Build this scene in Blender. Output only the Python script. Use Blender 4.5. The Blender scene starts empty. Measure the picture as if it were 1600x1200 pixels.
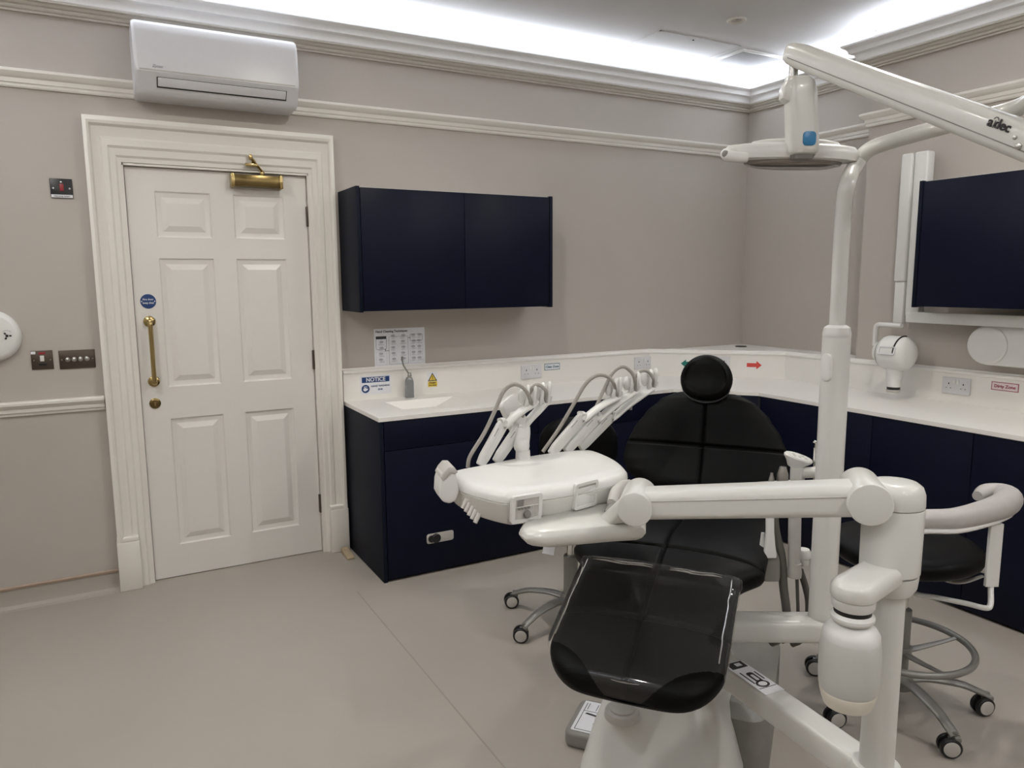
import bpy, bmesh, math, random
from mathutils import Vector, Matrix
from math import sin, cos, pi, radians, sqrt, atan2
random.seed(3)
SC = bpy.context.scene
COL = SC.collection

# ------------------------------------------------------------------ camera
FPX = 1160.65
CAM = Vector((-4.15831, -4.00790, 1.50243))
CR = Vector((0.87524141, -0.48363073, -0.00733402))
CU = Vector((0.0739017, 0.1187267, 0.99017297))
CF = Vector((0.47800733, 0.86718238, -0.13965566))
cd = bpy.data.cameras.new('camera'); cam = bpy.data.objects.new('camera', cd); COL.objects.link(cam)
cd.sensor_width = 36; cd.sensor_fit = 'HORIZONTAL'; cd.lens = FPX / 1600 * 36; cd.clip_start = .02
cam.matrix_world = Matrix(((CR.x, CU.x, -CF.x, CAM.x), (CR.y, CU.y, -CF.y, CAM.y), (CR.z, CU.z, -CF.z, CAM.z), (0, 0, 0, 1)))
SC.camera = cam

# ------------------------------------------------------------------ world, exposure
w = bpy.data.worlds.new('world'); SC.world = w; w.use_nodes = True
w.node_tree.nodes['Background'].inputs[0].default_value = (.8, .85, 1, 1)
w.node_tree.nodes['Background'].inputs[1].default_value = .02
SC.view_settings.view_transform = 'Standard'; SC.view_settings.look = 'None'
SC.view_settings.gamma = 1; SC.view_settings.use_curve_mapping = False
SC.view_settings.exposure = 0.0

# ------------------------------------------------------------------ lights: LED strips in the cornice cove, plus added fill lamps at the ceiling
ZL = 2.792
def area(name, loc, rot, sx, sy, energy, color=(1, 1, 1), spread=pi):
    l = bpy.data.lights.new(name, 'AREA'); l.shape = 'RECTANGLE'; l.size = sx; l.size_y = sy
    l.energy = energy; l.color = color; l.spread = spread
    o = bpy.data.objects.new(name, l); COL.objects.link(o); o.location = loc; o.rotation_euler = rot
    return o
LEDW = 9.0          # watt per metre of strip
LEDC = (.82, .89, 1.0)
def strip(a, b, inward=True):
    a = Vector((*a, ZL)); b = Vector((*b, ZL)); L = (b - a).length; m = (a + b) / 2
    d = (b - a) / L; inw = Vector((d.y, -d.x, 0)) if inward else Vector((-d.y, d.x, 0)); n = (Vector((0, 0, 1)) * .75 + inw * .66).normalized()
    o = area('led_strip', m, (0, 0, 0), L, .02, LEDW * L, LEDC); x = d; z = -n; y = z.cross(x)
    o.matrix_world = Matrix(((x.x, y.x, z.x, m.x), (x.y, y.y, z.y, m.y), (x.z, y.z, z.z, ZL), (0, 0, 0, 1)))
strip((-5.3, -.06), (-.06, -.06)); strip((-.06, -.06), (-.06, -1.2)); strip((-.30, -1.2), (-.30, -5.1))
strip((-5.34, -.06), (-5.34, -5.1), False); strip((-5.3, -5.14), (-.3, -5.14), False)
FILLW = 13.5
for x, y in ((-4.6, -1.5), (-4.6, -3.3), (-2.9, -4.5), (-1.3, -4.0), (-1.5, -2.3), (-3.0, -1.5)):  # unseen lamps added as fill to balance the cove strips, no fittings
    l = bpy.data.lights.new('downlight', 'AREA'); l.shape = 'DISK'; l.size = .09; l.energy = FILLW; l.color = (1, .96, .89)
    o = bpy.data.objects.new('downlight', l); COL.objects.link(o); o.location = (x, y, 2.862)

# ------------------------------------------------------------------ pixel helpers (1600x1200 frame -> point in the room)
def ray(u, v): return (u - 800) / FPX * CR - (v - 600) / FPX * CU + CF
def at(u, v, d): return CAM + d * ray(u, v)
def onz(u, v, z): r = ray(u, v); return CAM + (z - CAM.z) / r.z * r
def ony(u, v, y): r = ray(u, v); return CAM + (y - CAM.y) / r.y * r
def onx(u, v, x): r = ray(u, v); return CAM + (x - CAM.x) / r.x * r

# ------------------------------------------------------------------ materials
def mat(name, col, rough=.5, metal=0, spec=.5, noise=0, nscale=40, bump=0, bscale=200, coat=0, alpha=1, trans=0, emit=None, var=None, sss=0):
    m = bpy.data.materials.new(name); m.use_nodes = True; nt = m.node_tree; b = nt.nodes['Principled BSDF']
    b.inputs['Base Color'].default_value = (*col, 1); b.inputs['Roughness'].default_value = rough
    b.inputs['Metallic'].default_value = metal; b.inputs['Specular IOR Level'].default_value = spec
    b.inputs['Coat Weight'].default_value = coat; b.inputs['Coat Roughness'].default_value = .08
    b.inputs['Transmission Weight'].default_value = trans
    tc = nt.nodes.new('ShaderNodeTexCoord')
    n = nt.nodes.new('ShaderNodeTexNoise'); n.inputs['Scale'].default_value = nscale; n.inputs['Detail'].default_value = 4
    nt.links.new(tc.outputs['Object'], n.inputs['Vector'])
    r = nt.nodes.new('ShaderNodeValToRGB')
    k = noise if noise else .03
    c2 = var if var else tuple(min(1, c * (1 + k)) for c in col)
    r.color_ramp.elements[0].color = (*[c * (1 - k) for c in col], 1); r.color_ramp.elements[1].color = (*c2, 1)
    r.color_ramp.elements[0].position = .3; r.color_ramp.elements[1].position = .7
    nt.links.new(n.outputs['Fac'], r.inputs['Fac']); nt.links.new(r.outputs['Color'], b.inputs['Base Color'])
    if bump:
        n2 = nt.nodes.new('ShaderNodeTexNoise'); n2.inputs['Scale'].default_value = bscale; n2.inputs['Detail'].default_value = 3
        nt.links.new(tc.outputs['Object'], n2.inputs['Vector'])
        bp = nt.nodes.new('ShaderNodeBump'); bp.inputs['Strength'].default_value = bump; bp.inputs['Distance'].default_value = .002
        nt.links.new(n2.outputs['Fac'], bp.inputs['Height']); nt.links.new(bp.outputs['Normal'], b.inputs['Normal'])
    if emit:
        b.inputs['Emission Color'].default_value = (*emit[:3], 1); b.inputs['Emission Strength'].default_value = emit[3]
    return m
M_WALL = mat('wall_paint', (.45, .412, .370), .75, noise=.015, nscale=3, bump=.08, bscale=300)
M_CEIL = mat('ceiling_paint', (.66, .65, .645), .8, noise=.02, nscale=2, bump=.1, bscale=200)
M_TRIM = mat('white_gloss_paint', (.74, .715, .66), .38, noise=.01, nscale=5, bump=.05, bscale=60)
M_CORN = mat('cornice_white_paint', (.86, .855, .85), .5, noise=.01)
M_CORN2 = mat('cornice_stone_paint', (.56, .53, .475), .5, noise=.01)
M_DOOR = mat('door_paint', (.72, .70, .66), .35, noise=.01, nscale=4)
M_FLOOR = mat('vinyl_floor', (.37, .338, .295), .42, noise=.03, nscale=1.3, bump=.06, bscale=900, spec=.3)
M_WELD = mat('vinyl_weld', (.30, .26, .225), .5)
M_COVE = mat('cove_cap', (.33, .25, .185), .5)
M_NAVY = mat('navy_laminate', (.0035, .0050, .0165), .42, noise=.05, spec=.14)
M_NAVYS = mat('navy_laminate_edge', (.0055, .008, .018), .5, noise=.05, spec=.1)
M_DARK = mat('dark_gap', (.004, .004, .006), .7)
M_TOP = mat('white_solid_surface', (.82, .80, .76), .3, noise=.01, nscale=3)
M_PLAST = mat('white_enamel', (.68, .675, .64), .28, noise=.008, nscale=6, coat=.25)
M_PLAST2 = mat('white_moulded_plastic', (.72, .715, .69), .33, noise=.008)
M_AC = mat('air_con_plastic', (.66, .655, .67), .35, noise=.008)
M_PG = mat('pale_grey_plastic', (.50, .48, .45), .45)
M_GREY = mat('grey_rubber', (.22, .212, .195), .55)
M_HOSE = mat('grey_hose', (.33, .31, .28), .5)
M_DHOSE = mat('dark_grey_hose', (.10, .095, .085), .5)
M_LEA = mat('black_leather', (.0022, .0022, .0022), .47, noise=.1, nscale=30, spec=.11)
M_LEA2 = mat('black_vinyl', (.0022, .0022, .0025), .47, spec=.12)
M_CAST = mat('grey_cast_metal', (.23, .225, .21), .38, metal=.35)
M_CHR = mat('chrome', (.75, .75, .73), .12, metal=1)
M_STEEL = mat('brushed_steel', (.45, .44, .42), .3, metal=1)
M_BRASS = mat('brass', (.46, .35, .16), .22, metal=1)
M_BRASSD = mat('aged_brass', (.20, .145, .06), .25, metal=1)
M_BRONZE = mat('dark_bronze_plate', (.085, .066, .05), .35, metal=.6)
M_BLK = mat('black_plastic', (.010, .010, .011), .35)
M_RED = mat('red_switch', (.25, .015, .02), .35)
M_BLUE = mat('blue_plastic', (.02, .17, .36), .35)
M_SBLUE = mat('sign_blue', (.012, .045, .16), .4)
M_WHT = mat('sign_white', (.76, .77, .80), .45)
M_YEL = mat('sign_yellow', (.75, .55, .06), .45)
M_INK = mat('printed_ink', (.02, .02, .022), .6)
M_LINK = mat('pale_printed_ink', (.42, .43, .46), .6)
M_GREEN = mat('arrow_green', (.01, .19, .155), .5)
M_ARED = mat('arrow_red', (.62, .06, .05), .5)
M_PINK = mat('pink_label', (.74, .64, .64), .5)
M_DPNK = mat('dark_red_ink', (.30, .03, .07), .5)
M_TEAL = mat('teal_ink', (.02, .13, .20), .5)
M_BOTL = mat('bottle_plastic', (.66, .66, .62), .35, noise=.01, trans=.15)
M_BOTB = mat('bottle_base_plastic', (.70, .66, .57), .35, noise=.01)
M_WOOD = mat('wedge_wood', (.42, .33, .22), .6, noise=.15, nscale=60)
M_SOAP = mat('clear_grey_plastic', (.35, .36, .37), .15, trans=.5)
M_LENS = mat('light_shield', (.55, .50, .46), .12, trans=.75)
M_GRILLE = mat('vent_grille', (.30, .29, .28), .5)
M_RING = mat('grey_armrest_vinyl', (.43, .41, .39), .45, bump=.05, bscale=400)
# clear film: mostly see-through with a sharp gloss
def film():
    m = bpy.data.materials.new('clear_film'); m.use_nodes = True; nt = m.node_tree; nt.nodes.clear()
    o = nt.nodes.new('ShaderNodeOutputMaterial'); mx = nt.nodes.new('ShaderNodeMixShader'); m2 = nt.nodes.new('ShaderNodeMixShader')
    t = nt.nodes.new('ShaderNodeBsdfTransparent'); g = nt.nodes.new('ShaderNodeBsdfGlossy'); d = nt.nodes.new('ShaderNodeBsdfDiffuse')
    g.inputs['Roughness'].default_value = .06; d.inputs['Color'].default_value = (.5, .5, .5, 1)
    fr = nt.nodes.new('ShaderNodeFresnel'); fr.inputs['IOR'].default_value = 1.5
    tc = nt.nodes.new('ShaderNodeTexCoord'); n = nt.nodes.new('ShaderNodeTexNoise'); n.inputs['Scale'].default_value = 7
    bp = nt.nodes.new('ShaderNodeBump'); bp.inputs['Strength'].default_value = .08; bp.inputs['Distance'].default_value = .01
    nt.links.new(tc.outputs['Object'], n.inputs['Vector']); nt.links.new(n.outputs['Fac'], bp.inputs['Height'])
    nt.links.new(bp.outputs['Normal'], g.inputs['Normal'])
    m2.inputs[0].default_value = .022
    nt.links.new(t.outputs[0], m2.inputs[1]); nt.links.new(d.outputs[0], m2.inputs[2])
    nt.links.new(fr.outputs[0], mx.inputs[0]); nt.links.new(m2.outputs[0], mx.inputs[1]); nt.links.new(g.outputs[0], mx.inputs[2])
    nt.links.new(mx.outputs[0], o.inputs[0]); return m
M_FILM = film()
def glint():  # film with fixed strong gloss and paler tone, for the highlight beads
    m = film(); m.name = 'clear_film_glint'; nt = m.node_tree
    for n in nt.nodes:
        if n.type == 'MIX_SHADER' and n.inputs[0].is_linked:
            for l in list(nt.links):
                if l.to_socket == n.inputs[0]: nt.links.remove(l)
            n.inputs[0].default_value = .65
        if n.type == 'BSDF_GLOSSY': n.inputs['Roughness'].default_value = .16
        if n.type == 'MIX_SHADER' and n.inputs[0].default_value < .1: n.inputs[0].default_value = .22
    return m
M_GLINT = glint()

# ------------------------------------------------------------------ mesh helpers
I4 = Matrix.Identity(4)
def frame(o, x, z):
    """matrix with origin o, x axis x and z axis z (y = z cross x)"""
    x = Vector(x).normalized(); z = Vector(z); z = (z - x * z.dot(x)).normalized(); y = z.cross(x)
    return Matrix(((x.x, y.x, z.x, o[0]), (x.y, y.y, z.y, o[1]), (x.z, y.z, z.z, o[2]), (0, 0, 0, 1)))
def spl(pts, n=8):
    P = [Vector(p) for p in pts]; out = []
    P = [2 * P[0] - P[1]] + P + [2 * P[-1] - P[-2]]
    for i in range(1, len(P) - 2):
        a, b, c, d = P[i - 1:i + 3]
        for k in range(n):
            t = k / n
            out.append(.5 * ((2 * b) + (c - a) * t + (2 * a - 5 * b + 4 * c - d) * t * t + (3 * b - a - 3 * c + d) * t ** 3))
    out.append(P[-2]); return out
class B:
    def __init__(s): s.bm = bmesh.new()
    def _app(s, vs, fs, M=I4, bev=0, seg=2, ang=35):
        t = bmesh.new(); V = [t.verts.new(M @ Vector(v)) for v in vs]
        for f in fs:
            try: t.faces.new([V[i] for i in f])
            except ValueError: pass
        bmesh.ops.recalc_face_normals(t, faces=t.faces)
        if bev > 0:
            t.normal_update()
            es = [e for e in t.edges if len(e.link_faces) == 2 and e.calc_face_angle(0) > radians(ang)]
            bmesh.ops.bevel(t, geom=es, offset=bev, segments=seg, profile=.5, affect='EDGES', clamp_overlap=True)
        me = bpy.data.meshes.new('t'); t.to_mesh(me); t.free(); s.bm.from_mesh(me); bpy.data.meshes.remove(me)
        return s
    def box(s, x0, x1, y0, y1, z0, z1, M=I4, bev=0, seg=2):
        v = [(x0, y0, z0), (x1, y0, z0), (x1, y1, z0), (x0, y1, z0), (x0, y0, z1), (x1, y0, z1), (x1, y1, z1), (x0, y1, z1)]
        return s._app(v, [(0, 3, 2, 1), (4, 5, 6, 7), (0, 1, 5, 4), (1, 2, 6, 5), (2, 3, 7, 6), (3, 0, 4, 7)], M, bev, seg)
    def loft(s, rings, cap=True, M=I4, bev=0, seg=2, closed=False, ang=35):
        n = len(rings[0]); v = [p for r in rings for p in r]; f = []
        m = len(rings)
        for i in range(m if closed else m - 1):
            for j in range(n):
                a = i * n + j; b = i * n + (j + 1) % n; c = ((i + 1) % m) * n + (j + 1) % n; d = ((i + 1) % m) * n + j
                f.append((a, b, c, d))
        if cap and not closed: f += [tuple(range(n))[::-1], tuple(range((m - 1) * n, m * n))]
        return s._app(v, f, M, bev, seg, ang)
    def prism(s, poly, z0, z1, M=I4, bev=0, seg=2, top=None):
        a = [(x, y, z0) for x, y in poly]; b = [(x, y, z1) for x, y in (top or poly)]
        return s.loft([a, b], True, M, bev, seg)
    def lathe(s, prof, M=I4, seg=40, cap=True):
        return s.loft([[(r * cos(2 * pi * k / seg), r * sin(2 * pi * k / seg), z) for k in range(seg)] for r, z in prof], cap, M)
    def cyl(s, p0, p1, r0, r1=None, seg=32, bev=0, bs=2):
        p0 = Vector(p0); p1 = Vector(p1); r1 = r0 if r1 is None else r1; z = p1 - p0; L = z.length
        x = Vector((1, 0, 0)) if abs(z.normalized().x) < .9 else Vector((0, 1, 0))
        x = x - z.normalized() * x.dot(z.normalized())
        M = frame(p0, x, z)
        if bev:
            pr = [(r0 - bev, 0), (r0 - bev * .3, bev * .3), (r0, bev), (r1, L - bev), (r1 - bev * .3, L - bev * .3), (r1 - bev, L)]
        else: pr = [(r0, 0), (r1, L)]
        return s.lathe(pr, M, seg)
    def tube(s, pts, r, seg=12, n=8, smooth=True, sx=1, sy=1, up=None, cap=True, closed=False):
        P = spl(pts, n) if smooth and len(pts) > 2 else [Vector(p) for p in pts]
        rr = r if isinstance(r, (list, tuple)) else [r] * 2
        rings = []; N = len(P); nx = Vector(up) if up else None
        for i, p in enumerate(P):
            if closed: t = (P[(i + 1) % N] - P[i - 1])
            else: t = P[min(i + 1, N - 1)] - P[max(i - 1, 0)]
            t = t.normalized()
            if nx is None:
                nx = Vector((0, 0, 1)) if abs(t.z) < .9 else Vector((1, 0, 0))
            nx = (nx - t * nx.dot(t)).normalized(); b = t.cross(nx)
            q = i / (N - 1) * (len(rr) - 1); k = min(int(q), len(rr) - 2); R = rr[k] + (rr[k + 1] - rr[k]) * (q - k)
            rings.append([p + R * (sx * cos(2 * pi * j / seg) * nx + sy * sin(2 * pi * j / seg) * b) for j in range(seg)])
            if up: nx = Vector(up)
        return s.loft(rings, cap, closed=closed)
    def bar(s, pts, prof, up=(0, 0, 1), n=8, smooth=True, bev=0, scales=None):
        """sweep a closed 2-D profile (side, up) along points"""
        P = spl(pts, n) if smooth and len(pts) > 2 else [Vector(p) for p in pts]
        rings = []; N = len(P)
        for i, p in enumerate(P):
            t = (P[min(i + 1, N - 1)] - P[max(i - 1, 0)]).normalized(); u = Vector(up); u = (u - t * u.dot(t)).normalized(); b = t.cross(u)
            k = 1 if not scales else scales[0] + (scales[1] - scales[0]) * i / (N - 1)
            rings.append([p + (b * x + u * y) * k for x, y in prof])
        return s.loft(rings, True, bev=bev)
    def sph(s, c, r, sc=(1, 1, 1), M=I4, seg=28):
        pr = [(max(1e-4, r * sin(pi * k / (seg // 2))), -r * cos(pi * k / (seg // 2))) for k in range(seg // 2 + 1)]
        c = Vector(c)
        return s.lathe(pr, M @ Matrix.Translation(c) @ Matrix.Diagonal((*sc, 1)), seg)
    def build(s, name, m, parent=None, label=None, smooth=True, ang=32, subs=0):
        bmesh.ops.remove_doubles(s.bm, verts=s.bm.verts, dist=1e-6)
        me = bpy.data.meshes.new(name); s.bm.to_mesh(me); s.bm.free()
        for k in (m if isinstance(m, (list, tuple)) else [m]): me.materials.append(k)
        if smooth:
            me.polygons.foreach_set('use_smooth', [True] * len(me.polygons))
            me.set_sharp_from_angle(angle=radians(ang))
        o = bpy.data.objects.new(name, me); COL.objects.link(o)
        if subs:
            md = o.modifiers.new('sub', 'SUBSURF'); md.levels = subs; md.render_levels = subs
        if parent: setpar(o, parent)
        if label: o['label'] = label
        return o
def wm(o):
    if o.parent: return wm(o.parent) @ o.matrix_parent_inverse @ o.matrix_basis
    return o.matrix_basis.copy()
def setpar(o, p): o.parent = p; o.matrix_parent_inverse = wm(p).inverted()
def tag(o, label, cat, group=None):
    o['label'] = label; o['category'] = cat
    if group: o['group'] = group
    return o
def thing(name, label, cat, loc=(0, 0, 0), group=None):
    o = bpy.data.objects.new(name, None); COL.objects.link(o); o.location = loc; o.empty_display_size = .1
    return tag(o, label, cat, group)
def struct(o): o['kind'] = 'structure'; return o
def rrect(w, h, r, n=5, cx=0, cy=0):
    out = []
    for sx, sy, a0 in ((1, 1, 0), (-1, 1, pi / 2), (-1, -1, pi), (1, -1, 3 * pi / 2)):
        for k in range(n + 1):
            a = a0 + pi / 2 * k / n; out.append((cx + sx * (w / 2 - r) + r * cos(a), cy + sy * (h / 2 - r) + r * sin(a)))
    return out
def ell(a, b, n=32, cx=0, cy=0): return [(cx + a * cos(2 * pi * k / n), cy + b * sin(2 * pi * k / n)) for k in range(n)]
def text(name, body, size, M, m, parent=None, ext=.0006, align='CENTER', shear=0, xs=1.0, label=None):
    c = bpy.data.curves.new('t', 'FONT'); c.body = body; c.size = size; c.align_x = align; c.align_y = 'CENTER'; c.extrude = ext; c.offset = size * .022; c.resolution_u = 3; c.shear = shear
    t = bpy.data.objects.new('t', c); COL.objects.link(t)
    dg = bpy.context.evaluated_depsgraph_get(); me = bpy.data.meshes.new_from_object(t.evaluated_get(dg))
    bpy.data.objects.remove(t); bpy.data.curves.remove(c)
    me.transform(M @ Matrix.Diagonal((xs, 1, 1, 1))); me.materials.clear(); me.materials.append(m)
    o = bpy.data.objects.new(name, me); COL.objects.link(o)
    if parent: setpar(o, parent)
    if label: o['label'] = label
    return o
# frames on the walls: x to the right as seen from the room, y up, z into the room
def FB(x, z, y=0): return Matrix(((1, 0, 0, x), (0, 0, -1, y), (0, 1, 0, z), (0, 0, 0, 1)))      # back wall
def FR(y, z, x=0): return Matrix(((0, 0, -1, x), (-1, 0, 0, y), (0, 1, 0, z), (0, 0, 0, 1)))     # right wall

# ================================================================== ROOM
ZC = 2.87; BR = -.24; YB = -1.143
XL = -5.4; YF = -5.2
struct(B().box(XL - .1, .1, YF - .1, .1, -.06, 0).build('floor', M_FLOOR))
struct(B().box(XL - .1, .1, YF - .1, .1, ZC, ZC + .06).build('ceiling', M_CEIL))
DX0, DX1, DZ = -4.012, -3.167, 2.041
b = B(); b.box(XL - .1, DX0 - .004, 0, .12, 0, ZC); b.box(DX1 + .004, .1, 0, .12, 0, ZC); b.box(DX0 - .004, DX1 + .004, 0, .12, DZ + .004, ZC)
struct(b.build('wall_back', M_WALL))
struct(B().box(0, .12, YF - .1, 0, 0, ZC).build('wall_right', M_WALL))
struct(B().box(BR, -.0005, YF - .1, YB, 0, ZC).build('wall_right', M_WALL))
struct(B().box(XL - .12, XL, YF - .1, .1, 0, ZC).build('wall_left', M_WALL))
struct(B().box(XL - .1, .1, YF - .12, YF, 0, ZC).build('wall_front', M_WALL))
# welded joints of the vinyl sheets
b = B(); b.box(-3.166, -3.16, -5.1, -.62, 0, .0006); struct(b.build('trim_6', M_WELD))

def mould(name, path, prof, m):
    """mitred moulding; path runs with the room on its right, prof = (offset from wall, z)"""
    P = [Vector((x, y)) for x, y in path]; rings = []
    for i, p in enumerate(P):
        if i == 0: t = (P[1] - P[0]).normalized(); nn = Vector((t.y, -t.x)); k = 1
        elif i == len(P) - 1: t = (P[-1] - P[-2]).normalized(); nn = Vector((t.y, -t.x)); k = 1
        else:
            t0 = (p - P[i - 1]).normalized(); t1 = (P[i + 1] - p).normalized()
            n0 = Vector((t0.y, -t0.x)); n1 = Vector((t1.y, -t1.x)); nn = (n0 + n1).normalized(); k = 1 / nn.dot(n0)
        rings.append([(p.x + nn.x * o * k, p.y + nn.y * o * k, z) for o, z in prof])
    o = B().loft(rings, True).build(name, m, ang=25); return struct(o)
corn2 = [(0, 2.662), (.016, 2.662), (.016, 2.670), (.026, 2.673), (.030, 2.680), (.026, 2.687), (.036, 2.691), (.042, 2.699), (.058, 2.703), (.058, 2.709), (0, 2.709)]
corn = [(0, 2.709), (.060, 2.709), (.063, 2.713), (.065, 2.732), (.070, 2.745), (.084, 2.749), (.092, 2.751), (.094, 2.762), (.102, 2.774), (.116, 2.781), (.124, 2.789), (.124, 2.799), (.116, 2.801), (.108, 2.795), (.10, 2.778), (0, 2.774)]
full = [(XL, 0), (0, 0), (0, YB), (BR, YB), (BR, YF)]
rear = [(BR, YF), (XL, YF), (XL, 0)]
mould('trim_1', full, corn, M_CORN); mould('trim_7', rear, corn, M_CORN); mould('trim_8', full, corn2, M_CORN2); mould('trim_9', rear, corn2, M_CORN2)
rail = [(0, 2.345), (.010, 2.345), (.014, 2.352), (.012, 2.362), (.018, 2.366), (.018, 2.384), (.026, 2.388), (.034, 2.398), (.040, 2.408), (.040, 2.418), (.030, 2.422), (0, 2.424)]
mould('trim_2', full, rail, M_TRIM)
dado = [(0, .902), (.010, .902), (.012, .912), (.020, .918), (.022, .934), (.030, .944), (.038, .952), (.038, .962), (.028, .968), (0, .968)]
mould('trim_3', [(XL, 0), (-4.172, 0)], dado, M_TRIM)
# coved vinyl skirting with its cap strip
cove = [(0, 0), (.05, 0), (.03, .004), (.014, .016), (.006, .04), (.004, .092), (0, .092)]
mould('baseboard_back', [(XL, 0), (-4.172, 0)], cove, M_FLOOR)
mould('trim_4', [(XL, 0), (-4.172, 0)], [(0, .090), (.008, .090), (.009, .10), (.004, .105), (0, .105)], M_COVE)

# ---- door casing (architrave)
def casing():
    prof = [(0, .0), (0, .048), (.012, .052), (.020, .048), (.026, .034), (.040, .028), (.052, .024), (.058, .030), (.075, .030), (.082, .022), (.10, .020), (.106, .012), (.118, .010), (.118, 0)]
    # outer edge rectangle, prof: (inset from the outer edge, thickness)
    x0, x1, z1 = -4.168, -3.03, 2.25
    k = (DX0 - x0) / .118 * .93
    rings = []
    for (x, z, sx, sz) in ((x0, 0, 1, 0), (x0, z1, 1, -1), (x1, z1, -1, -1), (x1, 0, -1, 0)):
        rings.append([(x + sx * o * k * (1 if sx > 0 else (x1 - DX1) / (DX0 - x0)), -t, z + sz * o * k * (z1 - DZ) / (DX0 - x0)) for o, t in prof])
    b = B(); b.loft(rings, True)
    for a in (x0 - .004, x1 - .096 + .0):
        b.box(a, a + .10, -.055, 0, 0, .245, bev=.004); b.box(a + .002, a + .098, -.05, 0, .245, .268, bev=.006)
    # jamb lining
    b.box(DX0 - .012, DX0 - .003, -.008, .1, 0, DZ + .01); b.box(DX1 + .003, DX1 + .012, -.008, .1, 0, DZ + .01); b.box(DX0 - .012, DX1 + .012, -.008, .1, DZ + .003, DZ + .012)
    return struct(b.build('trim_5', M_TRIM, ang=28))
casing()

# ---- the six-panel door
def door():
    d = bpy.data.objects.new('door_1', None); COL.objects.link(d); d.location = (DX0, .04, 0); struct(d)
    F0, T = .018, .045     # face plane y, thickness
    cols = [(-3.890, -3.640), (-3.533, -3.283)]; rows = [(.170, .825), (.984, 1.615), (1.716, 1.934)]
    xs = sorted({DX0, DX1, *[c for cc in cols for c in cc]}); zs = sorted({.004, DZ, *[c for cc in rows for c in cc]})
    b = B(); v = {}; vs = []; fs = []
    def V(x, y, z):
        k = (round(x, 4), round(y, 4), round(z, 4))
        if k not in v: v[k] = len(vs); vs.append((x, y, z))
        return v[k]
    for i in range(len(xs) - 1):
        for j in range(len(zs) - 1):
            x0, x1, z0, z1 = xs[i], xs[i + 1], zs[j], zs[j + 1]
            if (x0, x1) in cols and (z0, z1) in rows:
                steps = [(0, 0), (.006, .007), (.012, .009), (.028, .011), (.052, .002), (.055, .001)]
                for (a, da), (c, dc) in zip(steps[:-1], steps[1:]):
                    A = [(x0 + a, F0 + da, z0 + a), (x1 - a, F0 + da, z0 + a), (x1 - a, F0 + da, z1 - a), (x0 + a, F0 + da, z1 - a)]
                    Cc = [(x0 + c, F0 + dc, z0 + c), (x1 - c, F0 + dc, z0 + c), (x1 - c, F0 + dc, z1 - c), (x0 + c, F0 + dc, z1 - c)]
                    for k in range(4): fs.append((V(*A[k]), V(*A[(k + 1) % 4]), V(*Cc[(k + 1) % 4]), V(*Cc[k])))
                fs.append(tuple(V(*q) for q in Cc))
            else: fs.append((V(x0, F0, z0), V(x1, F0, z0), V(x1, F0, z1), V(x0, F0, z1)))
    for i in range(len(xs) - 1):
        for zz in (zs[0], zs[-1]): fs.append((V(xs[i], F0, zz), V(xs[i + 1], F0, zz), V(xs[i + 1], F0 + T, zz), V(xs[i], F0 + T, zz)))
    for j in range(len(zs) - 1):
        for xx in (xs[0], xs[-1]): fs.append((V(xx, F0, zs[j]), V(xx, F0, zs[j + 1]), V(xx, F0 + T, zs[j + 1]), V(xx, F0 + T, zs[j])))
    fs.append((V(xs[0], F0 + T, zs[0]), V(xs[-1], F0 + T, zs[0]), V(xs[-1], F0 + T, zs[-1]), V(xs[0], F0 + T, zs[-1])))
    b._app(vs, fs); b.build('door_leaf', M_DOOR, d, ang=12)
    B().box(DX0 - .02, DX1 + .02, .085, .10, 0, DZ + .02).build('door_stop_backing', M_DARK, d)
    for z in (1.836, 1.08, .278):
        q = B(); q.cyl((DX1 + .002, .006, z - .052), (DX1 + .002, .006, z + .052), .008, seg=16, bev=.002); q.box(DX1 - .006, DX1 + .009, .006, .02, z - .05, z + .05)
        q.build('hinge', M_BRONZE, d)
    # pull handle
    h = B(); px = -3.952
    for z in (1.312, 1.018):
        h.lathe([(.026, 0), (.027, .004), (.022, .009), (.012, .012), (.009, .03)], FB(px, z, F0))
        h.sph((px, F0 - .040, z), .0135)
    h.tube([(px, F0 - .03, 1.312), (px, F0 - .046, 1.306), (px, F0 - .050, 1.285), (px, F0 - .050, 1.165), (px, F0 - .050, 1.045), (px, F0 - .046, 1.024), (px, F0 - .03, 1.018)], [.009, .0095, .011, .0105, .011, .0095, .009], 16)
    h.build('pull_handle', M_BRASS, d)
    k = B(); k.lathe([(.025, 0), (.026, .003), (.022, .006), (.012, .0075)], FB(-3.954, .908, F0)); esc = k.build('escutcheon', M_BRASSD, d)
    k = B(); k.box(-.003, .003, -.012, .004, .0, .0086, FB(-3.954, .908, F0)); k.lathe([(.005, 0), (.005, .009)], FB(-3.954, .912, F0), 12); k.build('keyhole', M_BRASS, esc)
    s = B(); s.lathe([(.035, 0), (.035, .0015)], FB(-3.951, 1.409, F0), 40); sg = s.build('fire_door_sign', M_SBLUE, d, 'round dark blue fire door sign')
    text('lettering', 'Fire door', .0125, FB(-3.951, 1.4185, F0 - .002), M_WHT, sg); text('lettering', 'keep shut', .0125, FB(-3.951, 1.4015, F0 - .002), M_WHT, sg)
    s = B()
    for sx in (-1, 1): s.lathe([(.003, 0), (.003, .0025)], FB(-3.951 + sx * .029, 1.409, F0), 10)
    s.build('screw', M_WHT, sg)
    # closer
    c = B(); c.box(-3.535, -3.305, -.042, F0, 1.970, 2.028, bev=.004); cb = c.build('door_closer', M_BRASSD, d, 'brass door closer box')
    c = B(); c.box(-3.545, -3.527, -.048, F0, 1.965, 2.033, bev=.005); c.box(-3.313, -3.295, -.048, F0, 1.965, 2.033, bev=.005); c.build('end_cap', M_BRASS, cb)
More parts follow.
